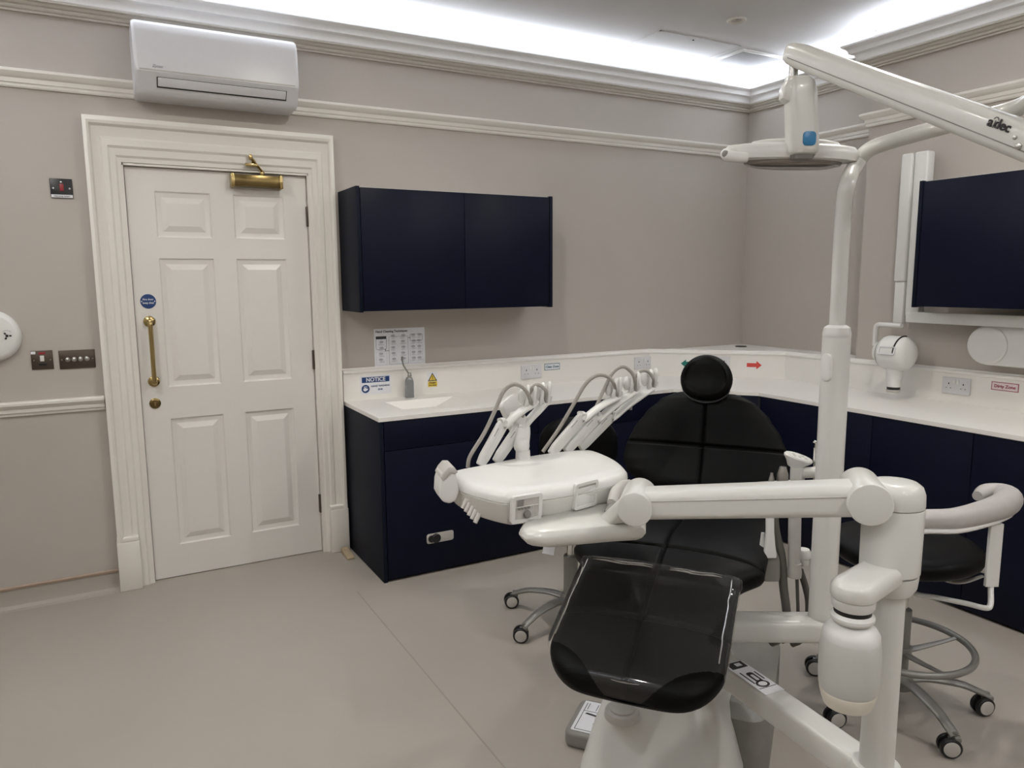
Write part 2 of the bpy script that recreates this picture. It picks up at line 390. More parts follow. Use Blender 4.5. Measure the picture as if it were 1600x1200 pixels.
    c = B(); c.cyl((-3.39, -.015, 2.028), (-3.39, -.015, 2.048), .011, bev=.002, seg=16)
    c.bar([(-3.385, -.015, 2.043), (-3.42, -.03, 2.080), (-3.448, -.045, 2.108)], rrect(.020, .006, .002, 2), up=(0, 0, 1), smooth=False)
    c.bar([(-3.448, -.045, 2.112), (-3.43, -.03, 2.095), (-3.44, -.022, 2.082)], rrect(.018, .006, .002, 2), smooth=False)
    c.cyl((-3.448, -.045, 2.10), (-3.448, -.045, 2.125), .009, seg=14, bev=.002)
    c.box(-3.475, -3.415, -.044, -.03, 2.068, 2.084, bev=.003); c.build('closer_arm', M_BRASS, cb)
    return d
door()

# ================================================================== CEILING THINGS
t = thing('ceiling_vent', 'square white-framed extract grille in the ceiling near the room corner', 'ceiling vent', (-.5, -.42, ZC))
vc = onz(1161, 97, ZC); x0, x1, y0, y1 = vc.x - .18, vc.x + .18, vc.y - .175, vc.y + .175
b = B(); z0 = ZC - .006
b.box(x0 - .035, x0, y0 - .035, y1 + .035, z0, ZC, bev=.003); b.box(x1, x1 + .035, y0 - .035, y1 + .035, z0, ZC, bev=.003)
b.box(x0, x1, y0 - .035, y0, z0, ZC, bev=.003); b.box(x0, x1, y1, y1 + .035, z0, ZC, bev=.003); b.build('frame', M_CORN, t)
b = B(); b.box(x0, x1, y0, y1, ZC - .0015, ZC - .0005); b.build('backing', M_DARK, t)
b = B(); n = 30
for i in range(n): x = x0 + (i + .5) * (x1 - x0) / n; b.box(x - .0028, x + .0028, y0, y1, ZC - .006, ZC - .002)
for i in range(1, 12): y = y0 + i * (y1 - y0) / 12; b.box(x0, x1, y - .0015, y + .0015, ZC - .005, ZC - .002)
b.build('grille', M_GRILLE, t)
c = onz(1151, 31, ZC)
t = thing('downlight', 'small round recessed fitting with white rim in the ceiling', 'downlight', (c.x, c.y, ZC))
b = B(); b.loft([[(r * cos(a * pi / 20), r * sin(a * pi / 20), z) for a in range(40)] for r, z in ((.052, 0), (.052, -.006), (.045, -.009), (.030, -.004), (.028, -.001))], False, Matrix.Translation((c.x, c.y, ZC))); b.build('rim', M_TRIM, t)
b = B(); b.lathe([(.029, -.0015), (.029, -.001)], Matrix.Translation((c.x, c.y, ZC)), 24); b.lathe([(.010, -.006), (.008, -.0015)], Matrix.Translation((c.x, c.y, ZC)), 16); b.build('lamp', M_PG, t)
pa, pb = onz(1032, 49, ZC), onz(1154, 72, ZC)
t = thing('access_hatch', 'flush square white access hatch in the ceiling beside the grille', 'access hatch', (pa.x + .28, pa.y + .28, ZC))
b = B(); x0 = pa.x; y0 = (pa.y + pb.y) / 2; x1 = pb.x; y1 = y0 + .47
b.box(x0, x1, y0, y1, ZC - .0015, ZC); b.build('hatch_panel', M_CEIL, t)
b = B()
for q in ((x0 - .012, x0 - .002, y0 - .012, y1), (x1 + .002, x1 + .012, y0 - .012, y1), (x0 - .012, x1 + .012, y0 - .012, y0 - .002)): b.box(q[0], q[1], q[2], q[3], ZC - .003, ZC)
b.build('frame', M_CEIL, t)
b = B(); b.lathe([(.006, -.005), (.006, 0)], Matrix.Translation((x0 + (x1 - x0) * .45, y0 + .03, ZC)), 12); b.build('lock', M_BLK, t)

# ================================================================== AIR CONDITIONER
t = thing('air_conditioner', 'white wall-mounted air conditioning unit above the door', 'air conditioner', (-3.59, 0, 2.48))
ax0, ax1 = -3.948, -3.232
def ring(x, i=0): # side outline y,z
    pts = [(0, 2.655), (-.150, 2.655), (-.178, 2.648), (-.195, 2.630), (-.205, 2.60), (-.212, 2.46), (-.212, 2.428), (-.205, 2.420), (-.165, 2.36), (-.150, 2.345), (-.13, 2.338), (0, 2.338)]
    cy, cz = -.1, 2.5
    return [(x, cy + (y - cy) * (1 - i), cz + (z - cz) * (1 - i * .7)) if y < -.001 else (x, y, cz + (z - cz) * (1 - i * .7)) for y, z in pts]
b = B(); b.loft([ring(ax0, .07), ring(ax0 + .006, .02), ring(ax0 + .016, 0), ring(ax1 - .016, 0), ring(ax1 - .006, .02), ring(ax1, .07)]); b.build('casing', M_AC, t, ang=40)
b = B(); b.box(ax0 + .02, ax1 - .02, -.2145, -.205, 2.433, 2.438); b.build('panel_groove', M_PG, t)
nrm = Vector((0, -.060, -.04)).normalized()
FL = frame((-3.575, -.186, 2.391), (1, 0, 0), nrm)
b = B(); b.box(-.285, .285, -.024, .024, .0, .004, FL, bev=.001); vn = b.build('outlet', M_BLK, t)
b = B(); b.box(-.281, .281, -.017, .023, .002, .0075, FL, bev=.002); b.build('louvre', M_AC, vn)
b = B(); b.box(-3.90, -3.28, -.1, -.06, 2.655, 2.6565); b.build('intake_grille', M_PG, t)
text('lettering', 'Zytex', .018, frame((-3.855, -.2135, 2.452), (1, 0, 0), (0, -1, -.04)), M_LINK, t, shear=.3)

# ================================================================== CABINETS
def wall_cabinet(F, wd, ht, dp, splits, label, side=True):
    """F: frame at the lower left back corner, x right, y up, z out"""
    o = F.translation
    t = thing('wall_cabinet', label, 'wall cabinet', o, 'navy wall cabinets')
    for a in (0, wd - .019): B().box(a, a + .019, 0, ht, 0, dp, F, bev=.001).build('side_panel', M_NAVYS, t)
    b = B(); b.box(.019, wd - .019, .006, ht - .004, 0.0, dp - .024, F); b.build('carcass', M_DARK, t)
    B().box(.019, wd - .019, ht - .004, ht - .001, 0, dp - .022, F).build('top_panel', M_PG, t); B().box(.019, wd - .019, .003, .006, 0, dp - .03, F).build('bottom_panel', M_PG, t)
    xs = [.021] + splits + [wd - .021]
    for a, c in zip(xs[:-1], xs[1:]):
        b = B(); b.box(a + .0015, c - .0015, .005, ht - .006, dp - .022, dp - .002, F, bev=.001); b.build('door', M_NAVY, t)
    return t
wall_cabinet(FB(-3.002, 1.340), 1.154, .629, .315, [.596], 'dark navy wall cabinet with two doors, left of the corner')
wall_cabinet(FR(-1.673, 1.347, BR), 1.35, .623, .315, [.675], 'dark navy wall cabinet at the right edge, above the dirty zone worktop')

ZW = .841; YFB = -.596; XFB = -.847
def base_unit(label, F, wd, dp, parts, lside=False, slot=None, plinth=True):
    """F at the floor, lower left front corner: x right, y up, z out of the front"""
    t = thing('base_cabinet', label, 'base cabinet', F.translation, 'navy base cabinets')
    ht = ZW - .0205
    b = B(); b.box(.001 + (.02 if lside else 0), wd - .001, .03, ht - (.07 if lside else 0), -dp, -.021, F); b.box(.001, wd - .001, 0, .03, -dp, -.03, F); b.build('carcass', M_DARK, t)
    if lside: b = B(); b.box(0, .02, 0, ht, -dp, .0, F, bev=.001); b.build('side_panel', M_NAVYS, t)
    x0 = .023 if lside else .001
    for nm, a, c, z0, z1 in parts:
        b = B(); b.box(a + .0015, c - .0015, z0 + .0015, z1 - .0015, -.020, 0, F, bev=.001); dr = b.build(nm, M_NAVY, t)
        if slot and slot[0] >= a and slot[0] <= c and z0 <= slot[1] <= z1:
            sx, sz = slot
            q = B(); q.prism(rrect(.150, .052, .012, 4, sx, sz), .0002, .0035, F, bev=.001); hs = q.build('waste_slot_plate', M_PG, dr, 'pale grey rounded plate with black knob')
            q = B(); q.lathe([(.024, 0), (.024, .010), (.020, .013)], F @ Matrix.Translation((sx - .025, sz, .0035)), 24); q.lathe([(.018, 0), (.018, .008)], F @ Matrix.Translation((sx - .05, sz, .0035)), 24); q.build('knob', M_BLK, hs)
    return t
F1 = FB(-3.015, 0, YFB)
base_unit('dark navy base cabinet under the hand washing sink', F1, .90, -YFB - .002, [('drawer_front', .022, .90, .672, ZW - .022), ('door', .022, .90, .012, .672)], True, (.307, .188))
base_unit('dark navy base cabinet behind the left stool', FB(-2.115, 0, YFB), .945, -YFB - .002, [('drawer_front', 0, .945, .672, ZW - .022), ('door', 0, .47, .012, .672), ('door', .47, .945, .012, .672)])
# corner unit with a diagonal front
t = thing('base_cabinet', 'dark navy corner base cabinet with angled front, behind the dental chair', 'base cabinet', (-.9, -.7, 0), 'navy base cabinets')
cp = [(-1.170, YFB + .01), (-1.168, -.002), (-.002, -.002), (-.002, -.98), (XFB + .01, -.98)]
b = B(); b.prism(cp, 0, ZW - .021); b.build('carcass', M_DARK, t)
pA, pB = Vector((-1.168, YFB, 0)), Vector((XFB, -.97, 0)); fx = (pB - pA); Ld = fx.length
FD = frame(pA, fx, (-.707, -.707, 0)); FD = Matrix(FD); 
FD = Matrix(((fx.x / Ld, 0, fx.y / Ld, pA.x), (fx.y / Ld, 0, -fx.x / Ld, pA.y), (0, 1, 0, 0), (0, 0, 0, 1)))
b = B(); b.box(.003, Ld - .003, .012, ZW - .022, -.012, 0.0, FD, bev=.001); b.build('door', M_NAVY, t)
ys = [-.98, -1.70, -2.19, -2.68, -3.3]
labs = ['dark navy base cabinet behind the light post, under the x-ray head', 'dark navy base cabinet under the double socket of the dirty zone', 'dark navy base cabinet with slot plate at the right edge behind the stool', 'dark navy base cabinet beyond the right edge']
for i in range(3):
    F = FR(ys[i], 0, XFB); wd = ys[i] - ys[i + 1]
    base_unit(labs[i], F, wd, BR and (-XFB + BR) - .002, [('door', 0, wd, .012, ZW - .022)], slot=(.06, .235) if i == 2 else None)
# ---- worktop (one continuous slab) and basin
wt = [(-3.018, -.001), (-3.018, -.600), (-1.166, -.600), (-.851, -.969), (-.851, -3.2), (BR - .001, -3.2), (BR - .001, YB), (-.001, YB), (-.001, -.001)]
# left part has the basin cut-out
def slab(b, x0, x1, y0, y1): b.box(x0, x1, y0, y1, ZW - .02, ZW)
t = thing('worktop', 'white continuous solid worktop wrapping round the room corner', 'worktop', (-1.5, -.3, ZW - .02))
sx0, sx1, sy0, sy1 = -2.83, -2.42, -.50, -.16
b = B()
# ring of the worktop outline with a hole: built from convex pieces sharing edges
slab(b, -3.018, sx0, -.600, -.001); slab(b, sx0, sx1, -.600, sy0); slab(b, sx0, sx1, sy1, -.001); slab(b, sx1, -1.166, -.600, -.001)
b.prism([(-1.166, -.001), (-1.166, -.600), (-.851, -.969), (-.001, -.969), (-.001, -.001)], ZW - .02, ZW)
b.prism([(-.851, -.969), (-.851, -3.2), (BR - .001, -3.2), (BR - .001, YB - .001), (-.001, YB - .001), (-.001, -.969)], ZW - .02, ZW)
b.build('slab', M_TOP, t, smooth=False)
b = B(); r0 = [(sx0, sy0, ZW), (sx1, sy0, ZW), (sx1, sy1, ZW), (sx0, sy1, ZW)]; i = .05
r1 = [(sx0 + .03, sy0 + .03, ZW - .045), (sx1 - .12, sy0 + .03, ZW - .045), (sx1 - .12, sy1 - .02, ZW - .045), (sx0 + .03, sy1 - .02, ZW - .045)]
b.loft([r0, r1], False); b._app(r1, [(0, 1, 2, 3)]); b.build('basin', M_TOP, t, smooth=False)
# ---- splashback with cap
t = thing('splashback', 'white upstand with rounded cap behind the worktop, angled across the corner', 'splashback', (-1.5, -.02, ZW))
sp = [(-3.018, 0), (-.875, 0), (-.24, -.635), (-.24, -3.2)]
def band(name, prof, m):
    P = [Vector(p) for p in sp]; rings = []
    for i, p in enumerate(P):
        if i == 0: t1 = (P[1] - P[0]).normalized(); nn = Vector((t1.y, -t1.x)); k = 1
        elif i == len(P) - 1: t1 = (P[-1] - P[-2]).normalized(); nn = Vector((t1.y, -t1.x)); k = 1
        else:
            t0 = (p - P[i - 1]).normalized(); t1 = (P[i + 1] - p).normalized(); n0 = Vector((t0.y, -t0.x)); n1 = Vector((t1.y, -t1.x)); nn = (n0 + n1).normalized(); k = 1 / nn.dot(n0)
        rings.append([(p.x + nn.x * o * k, p.y + nn.y * o * k, z) for o, z in prof])
    return B().loft(rings, True).build(name, m, t, ang=25)
band('upstand', [(.001, ZW), (.020, ZW), (.020, .994), (.001, .994)], M_TOP)
band('cap', [(.001, .994), (.024, .994), (.029, .998), (.029, 1.006), (.024, 1.012), (.010, 1.014), (.008, 1.022), (.001, 1.022)], M_TOP)
b = B(); b.prism([(-.875, -.002), (-.24, -.637), (-.24, YB + .001), (-.002, YB + .001), (-.002, -.002)], .996, 1.013); sh = b.build('corner_shelf', M_TOP, t, smooth=False)
t = thing('cable_grommet', 'black round cable grommet on the shelf in the room corner', 'cable grommet', (-.17, -.16, 1.013))
b = B(); b.lathe([(.040, 0), (.040, .003), (.034, .006)], Matrix.Translation((-.17, -.165, 1.0132)), 32); b.build('rim', M_BLK, t)

# ================================================================== WALL FITTINGS
def socket(F, label, grp='double sockets on the upstand'):
    t = thing('double_socket', label, 'power socket', F.translation, grp)
    b = B(); b.prism(rrect(.146, .086, .004, 3), 0, .009, F, bev=.002); b.build('face_plate', M_AC, t)
    for s in (-1, 1):
        for q in ((-.003, .003, .006, .015), (-.0135, -.0085, -.0145, -.0105), (.0085, .0135, -.0145, -.0105)): B().box(s * .038 + q[0], s * .038 + q[1], q[2], q[3], .0088, .0094, F).build('pin_hole', M_BLK, t)
    for s in (-1, 1): b = B(); b.box(s * .009 - .007, s * .009 + .007, .010, .033, .009, .012, F, bev=.001); b.build('rocker', M_PLAST2, t)
    return t
socket(FB(-1.824, .929, -.020), 'white double socket on the back upstand beside the Clean Zone label')
socket(FB(-.94, .929, -.020), 'white double socket on the back upstand at the start of the angled corner')
dn = Vector((-.70711, -.70711, 0))
FDg = lambda k, z: Matrix(((.70711, 0, -.70711, -.875 + k * .70711 - .0145), (-.70711, 0, -.70711, -k * .70711 - .0145), (0, 1, 0, z), (0, 0, 0, 1)))
def kd(x): return (x + .875) / .70711
socket(FDg(kd(-.545), .94), 'white double socket half hidden behind the black headrest')
socket(FR(-1.762, .932, BR - .020), 'white double socket beside the Dirty Zone label')
def arrow(F, s, m, label, name):
    t = tag(B().prism([(-.042, -.013), (.012, -.013), (.012, -.028), (.042, 0), (.012, .028), (.012, .013), (-.042, .013)], 0, .001, F @ Matrix.Diagonal((s, 1, 1, 1))).build('arrow_sticker', m, smooth=False), label, 'arrow sticker', 'arrow stickers on the angled upstand')
arrow(FDg(kd(-.383), .928), 1.12, M_ARED, 'red arrow sticker pointing right on the angled upstand', 'r')
arrow(FDg(kd(-.685), .928), -1.12, M_GREEN, 'green arrow sticker pointing left beside the headrest', 'g')
def labelbox(F, w_, h_, edge, ink, body, size, label):
    t = thing('zone_label', label, 'label', F.translation, 'zone labels on the upstand')
    B().box(-w_ / 2, w_ / 2, -h_ / 2, h_ / 2, 0, .0008, F).build('border', edge, t)
    B().box(-w_ / 2 + .0035, w_ / 2 - .0035, -h_ / 2 + .0035, h_ / 2 - .0035, .0005, .0012, F).build('card', M_WHT if ink != M_DPNK else M_PINK, t)
    text('lettering', body, size, F @ Matrix.Translation((0, 0, .0016)), ink, t)
labelbox(FB(-1.668, .950, -.020), .115, .042, M_TEAL, M_TEAL, 'Clean Zone', .0205, 'white Clean Zone label with teal border')
labelbox(FR(-1.998, .956, BR - .020), .128, .042, M_DPNK, M_DPNK, 'Dirty Zone', .022, 'pale pink Dirty Zone label with dark red border')
# notice sign
t = thing('notice_sign', 'blue and white NOTICE hand washing sink sign on the upstand', 'sign', (-2.834, -.02, .922))
F = FB(-2.834, .922, -.020)
B().prism(rrect(.180, .105, .006, 3), 0, .0015, F).build('card', M_WHT, t)
bb = B().box(-.080, .080, .014, .045, .0014, .0022, F).build('banner', M_SBLUE, t)
text('lettering', 'NOTICE', .031, F @ Matrix.Translation((0, .029, .0028)), M_WHT, bb)
q = B().lathe([(.023, 0), (.023, .001)], F @ Matrix.Translation((-.060, -.020, .0014)), 32).build('pictogram_disc', M_SBLUE, t)
q2 = B(); q2.prism([(-.014, -.006), (-.004, -.013), (.012, -.006), (.014, .002), (.004, .004), (-.002, .008), (-.012, .004)], 0, .0006, F @ Matrix.Translation((-.060, -.021, .0026))); q2.prism([(-.010, .008), (.0, .012), (.010, .008), (.008, .014), (-.008, .015)], 0, .0006, F @ Matrix.Translation((-.060, -.021, .0026))); q2.build('hands_pictogram', M_WHT, q)
text('lettering', 'HAND WASHING', .0138, F @ Matrix.Translation((.026, -.008, .0018)), M_SBLUE, t, xs=1.0)
text('lettering', 'SINK', .0138, F @ Matrix.Translation((.026, -.028, .0018)), M_SBLUE, t)
# hot water warning
t = thing('warning_sign', 'small yellow warning triangle label on the upstand', 'sign', (-2.482, -.02, .926))
F = FB(-2.490, .926, -.020)
B().box(-.032, .032, -.044, .044, 0, .0006, F).build('card', M_WHT, t)
B().prism([(-.029, -.008), (.029, -.008), (0, .040)], .0005, .0012, F).build('triangle_border', M_INK, t)
B().prism([(-.021, -.0035), (.021, -.0035), (0, .031)], .0011, .0018, F).build('triangle', M_YEL, t)
B().box(-.0018, .0018, .006, .022, .0017, .0023, F).box(-.0018, .0018, .0, .0035, .0017, .0023, F).build('exclamation_mark', M_INK, t)
yb = B().box(-.029, .029, -.042, -.010, .0005, .0012, F).build('yellow_panel', M_YEL, t)
text('lettering', 'Danger', .014, F @ Matrix.Translation((0, -.018, .0017)), M_INK, yb); text('lettering', 'Hot water', .011, F @ Matrix.Translation((0, -.033, .0017)), M_INK, yb)
# hand cleaning poster
t = thing('poster', 'white Hand Cleaning Techniques poster above the hand washing sink', 'poster', (-2.677, 0, 1.126))
F = FB(-2.677, 1.126, 0)
B().box(-.152, .152, -.106, .106, 0, .0012, F).build('sheet', M_WHT, t)
text('lettering', 'Hand Cleaning Techniques', .0175, F @ Matrix.Translation((-.142, .090, .0016)), M_INK, t, align='LEFT')
def outline(b, x0, x1, y0, y1, w=.0016, r=.006):
    o = rrect(x1 - x0, y1 - y0, r, 4, (x0 + x1) / 2, (y0 + y1) / 2); i_ = rrect(x1 - x0 - 2 * w, y1 - y0 - 2 * w, max(r - w, .001), 4, (x0 + x1) / 2, (y0 + y1) / 2)
    rings = [[(*p, .0011) for p in i_], [(*p, .0011) for p in o], [(*p, .0018) for p in o], [(*p, .0018) for p in i_]]
    b.loft(rings, False, F, closed=True)
b = B(); outline(b, -.142, -.080, -.010, .064); outline(b, .062, .138, .030, .070); b.box(-.142, -.080, .048, .064, .0011, .0018, F)
outline(b, -.066, .050, -.098, .060, .001); b.box(-.090, -.086, -.020, -.010, .0011, .0018, F); b.box(-.09, -.066, -.020, -.0175, .0011, .0018, F); b.box(.05, .062, .048, .0505, .0011, .0018, F); b.build('box_outline', M_INK, t)
b = B(); outline(b, -.142, -.080, -.098, -.024, .0008); outline(b, .062, .138, -.098, .018, .0008)
rnd = random.Random(5)
for cx, n0, n1 in ((-.112, -.085, .04), (-.038, -.085, .05), (.018, -.085, .05), (.082, -.085, .05), (.118, -.085, .05)):
    y = n0
    while y < n1:
        for k in range(3): b.box(cx - .018 + rnd.random() * .01, cx + .006 + rnd.random() * .014, y + k * .004, y + k * .004 + .0016, .0011, .0017, F)
        b.prism(ell(.013, .007, 10, cx + rnd.uniform(-.003, .003), y + .018), .0011, .0016, F)
        y += .033
b.build('line_drawings', M_LINK, t)
# switches on the left
def plate_switch(F, w_, label):
    t = thing('switch_plate', label, 'switch', F.translation, 'dark switch plates left of the door')
    B().prism(rrect(w_, .086, .002, 2), 0, .005, F, bev=.001).build('face_plate', M_BRONZE, t); return t
F = FB(-4.407, 1.152); t = plate_switch(F, .086, 'dark bronze fused spur switch left of the door, beside the four-way switch')
B().box(-.008, .008, -.006, .020, .005, .009, F, bev=.001).build('rocker', M_PLAST2, t); B().box(-.016, .016, -.026, -.014, .005, .007, F, bev=.001).build('fuse_holder', M_BLK, t)
B().box(-.042, -.024, .028, .040, .005, .0056, F).build('sticker', M_WHT, t); B().box(-.012, .014, .026, .036, .0045, .0052, F).build('indicator', M_RED, t)
b = B(); [b.lathe([(.0035, .005), (.003, .0065)], F @ Matrix.Translation((s * .032, 0, 0)), 12) for s in (-1, 1)]; b.build('screw', M_STEEL, t)
F = FB(-4.268, 1.148); t = plate_switch(F, .146, 'dark bronze four-way toggle switch plate beside the door casing')
for k in range(4):
    x = -.039 + k * .026; b = B(); b.lathe([(.0105, .005), (.0105, .009), (.0085, .011)], F @ Matrix.Translation((x, 0, 0)), 24); q = b.build('toggle_ring', M_STEEL, t)
    b = B(); b.tube([F @ Vector((x, 0, .009)), F @ Vector((x, .004, .020)), F @ Vector((x, .006, .026))], [.0028, .0036, .0042], 10); b.build('toggle', M_STEEL, q)
b = B(); [b.lathe([(.0035, .005), (.003, .0065)], F @ Matrix.Translation((s * .062, 0, 0)), 12) for s in (-1, 1)]; b.build('screw', M_STEEL, t)
F = FB(-4.2705, 1.924); t = thing('isolator_switch', 'black square isolator switch with red rocker, high beside the door', 'switch', F.translation)
B().prism(rrect(.088, .086, .003, 2), 0, .008, F, bev=.0015).build('face_plate', M_BLK, t)
B().box(-.007, .009, -.012, .020, .008, .012, F, bev=.001).build('rocker', M_RED, t); B().box(-.042, .042, -.041, -.028, .008, .0086, F).build('name_strip', M_WHT, t)
text('lettering', 'Heat pump isolator', .008, F @ Matrix.Translation((0, -.0345, .009)), M_INK, t)
b = B(); b.lathe([(.004, .008), (.003, .010)], F @ Matrix.Translation((-.032, 0, 0)), 12); b.lathe([(.004, .008), (.003, .010)], F @ Matrix.Translation((.032, 0, 0)), 12); b.lathe([(.004, .008), (.003, .010)], F @ Matrix.Translation((0, .028, 0)), 12); b.build('screw', M_WHT, t)
# round alarm unit on the left edge
F = FB(-4.588, 1.270); t = thing('wall_alarm', 'round white alarm unit on the wall at the left edge', 'alarm unit', F.translation)
B().lathe([(.112, 0), (.114, .012), (.108, .030), (.096, .040), (.090, .042)], F, 64).build('housing', M_PLAST2, t)
B().prism(rrect(.11, .18, .02, 5, -.045, 0), .041, .050, F, bev=.004).build('cover', M_PLAST2, t)
b = B()
for a in (0, 125, 245): b.box(.008, .017, -.0035, .0035, .0415, .0435, F @ Matrix.Translation((.060, 0, 0)) @ Matrix.Rotation(radians(a), 4, 'Z'))
b.lathe([(.006, .042), (.005, .045)], F @ Matrix.Translation((.060, 0, 0)), 16); b.build('sounder_slot', M_BLK, t)
b = B()
for k in range(10): a = radians(50 + k * 8); b.box(-.001, .001, -.001, .001, .0415, .043, F @ Matrix.Translation((.06 + .024 * cos(a), .024 * sin(a), 0)))
b.build('sounder_dots', M_GREY, t)
# soap bottle
t = thing('soap_bottle', 'clear grey pump bottle with bent spout behind the basin', 'bottle', (-2.655, -.075, ZW))
b = B(); b.prism(rrect(.046, .032, .008, 4), 0, .092, Matrix.Translation((-2.655, -.075, ZW)), bev=.003)
b.loft([[(x * k, y * k, z) for x, y in rrect(.046, .032, .008, 4)] for z, k in ((.092, .97), (.104, .88), (.114, .66), (.118, .5))], True, Matrix.Translation((-2.655, -.075, ZW))); b.build('body', M_SOAP, t)
b = B(); b.lathe([(.012, .116), (.0125, .130), (.010, .134), (.010, .142)], Matrix.Translation((-2.652, -.075, ZW)), 20); b.build('collar', M_STEEL, t)
b = B(); b.tube([(-2.655, -.075, ZW + .135), (-2.672, -.077, ZW + .160), (-2.690, -.082, ZW + .190), (-2.698, -.085, ZW + .222)], .0045, 10); b.cyl((-2.698, -.085, ZW + .217), (-2.698, -.089, ZW + .237), .006, seg=12); b.build('spout', M_GREY, t)
# door wedge
t = tag(B()._app([(-3.085, -.20, 0.001), (-3.045, -.20, 0.001), (-3.045, -.075, .001), (-3.085, -.075, .001), (-3.085, -.20, .012), (-3.045, -.20, .012), (-3.045, -.075, .032), (-3.085, -.075, .032)],
    [(0, 1, 2, 3), (4, 5, 6, 7), (0, 1, 5, 4), (1, 2, 6, 5), (2, 3, 7, 6), (3, 0, 4, 7)], bev=.002).build('door_wedge', M_WOOD), 'small wooden door wedge on the floor beside the base cabinet', 'door wedge')

# ================================================================== DENTAL CHAIR
CP = Vector((-3.1465, -2.703, 0)); CA = radians(52)
CD = Vector((sin(CA), cos(CA), 0)); CT = Vector((cos(CA), -sin(CA), 0)); UZ = Vector((0, 0, 1))
def ch(s, t, z): return CP + CD * s + CT * t + UZ * z
MCH = Matrix(((CD.x, -CT.x, 0, CP.x), (CD.y, -CT.y, 0, CP.y), (0, 0, 1, 0), (0, 0, 0, 1)))   # x along the chair, y to its left, z up
def sstep(a, b, x): x = min(1, max(0, (x - a) / (b - a))); return x * x * (3 - 2 * x)
def pad(path, W, TH, seams_u=(), seam_c=True, rc0=.05, rc1=.05, off=0, NX=44, n_edge=3.2, crown=.012, ulim=None, gd=.009, gw=.007, skip=None, bulge=.3, NU=90, map3=None, ridge=None):
    """upholstered pad along a side profile path [(s,z)] of its TOP surface; W(q), TH(q), q=0..1"""
    P = spl([(a, 0, c) for a, c in path], 14); Ls = [0]
    for i in range(1, len(P)): Ls.append(Ls[-1] + (P[i] - P[i - 1]).length)
    L = Ls[-1]
    def cen(u):
        u = min(max(u, 0), L); i = max(1, next((k for k in range(1, len(Ls)) if Ls[k] >= u), len(Ls) - 1)); f = (u - Ls[i - 1]) / (Ls[i] - Ls[i - 1])
        T = (P[i] - P[i - 1]).normalized(); i2 = min(i + 1, len(P) - 1); T2 = (P[i2] - P[i2 - 1]).normalized(); T = (T * (1 - f) + T2 * f).normalized()
        return P[i - 1].lerp(P[i], f), T
    us = set(); 
    for k in range(NU + 1): us.add(round(L * k / NU, 5))
    for e in (0, L):
        for k in range(8): d = .06 * (k / 8) ** 2; us.add(round(abs(e - d), 5))
    for su in seams_u:
        for k in range(-4, 5): us.add(round(min(L, max(0, su * L + k * gw * .5)), 5))
    us = sorted(us)
    xs = [-cos(pi * k / NX) for k in range(NX + 1)] 
    xs += [k * gw * .5 / .25 for k in range(-4, 5)] if seam_c else []
    xs = sorted(set(round(x, 5) for x in xs)); rings = []
    for u in us:
        q = u / L; wv = W(q); th = TH(q)
        d0 = u; d1 = L - u
        for d, rc in ((d0, rc0), (d1, rc1)):
            if d < rc: wv -= rc - sqrt(max(0, rc * rc - (rc - d) ** 2))
        e = min(d0, d1); k = 1 if e > th * .5 else sqrt(max(.0, 1 - (1 - e / (th * .5)) ** 2)) * .97 + .03
        c, T = cen(u); Nn = Vector((-T.z, 0, T.x)); ring = []
        def pt(x, side):
            ez = max(0, 1 - abs(x) ** n_edge) ** (1 / n_edge)
            z = (ez * k * th / 2) * side
            if side > 0:
                z += crown * (1 - x * x) * min(1, e / .05)
                for su in seams_u: z -= gd * math.exp(-((u - su * L) / (gw * .8)) ** 2)
                if ridge: z += .006 * math.exp(-((u - ridge) / .010) ** 2) - .0025 * math.exp(-((u - ridge + .03) / .012) ** 2)
                if seam_c: z -= gd * math.exp(-((x * wv) / (gw * .8)) ** 2)
            z += off * side
            p = c + Nn * (z - th / 2)
            return (p.x, (x * (wv + off)), p.z)
        ring = [pt(x, 1) for x in xs] + [pt(x, -1) for x in xs[::-1][1:-1:2]]
        rings.append([ch(p[0], p[1], p[2]) if map3 is None else map3(p) for p in ring])
    nx = len(xs)
    if skip:   # film: top surface patch only
        vs = [p for r in rings for p in r]; n = len(rings[0]); fs = []
        for i in range(len(rings) - 1):
            q = (us[i] + us[i + 1]) / 2
            for j in range(nx - 1):
                x = (xs[j] + xs[j + 1]) / 2
                if not skip(q, x, W(q / L)): fs.append((i * n + j, i * n + j + 1, (i + 1) * n + j + 1, (i + 1) * n + j))
        b = B(); b._app(vs, fs); b.bm.verts.ensure_lookup_table()
        for v in [v for v in b.bm.verts if not v.link_faces]: b.bm.verts.remove(v)
        return b
    return B().loft(rings, True)
t = CH = thing('dental_chair', 'black upholstered dental chair with clear film over its foot end', 'dental chair', ch(.65, 0, 0))
SP = [(-.012, .548), (.10, .597), (.24, .653), (.36, .700), (.46, .730), (.56, .738), (.70, .730), (.85, .725), (1.02, .735)]
def WS(q):
    if q < .38: return .222 - .012 * q
    return .218 + (.275 - .218) * sstep(.38, .47, q) - .02 * sstep(.75, 1, q)
THS = lambda q: .075 + .02 * sstep(.3, .5, q)
pad(SP, WS, THS, seams_u=(.205, .475), rc0=.135, rc1=.06, crown=.010).build('seat_cushion', M_LEA, t, ang=60)
L0 = 1.11
fb = pad(SP, WS, THS, seams_u=(), seam_c=False, rc0=.135, rc1=.06, crown=.010, off=.004, n_edge=11, ridge=.405, NU=260, NX=150,
    skip=lambda u, x, wv: u > .418 or (u < .20 and ((u + .02) ** 2 + ((1 - abs(x)) * .222 + .0) ** 2) ** .5 < .118))
FV = fb.build('clear_cover', M_FILM, t, 'clear plastic protective cover', ang=60)
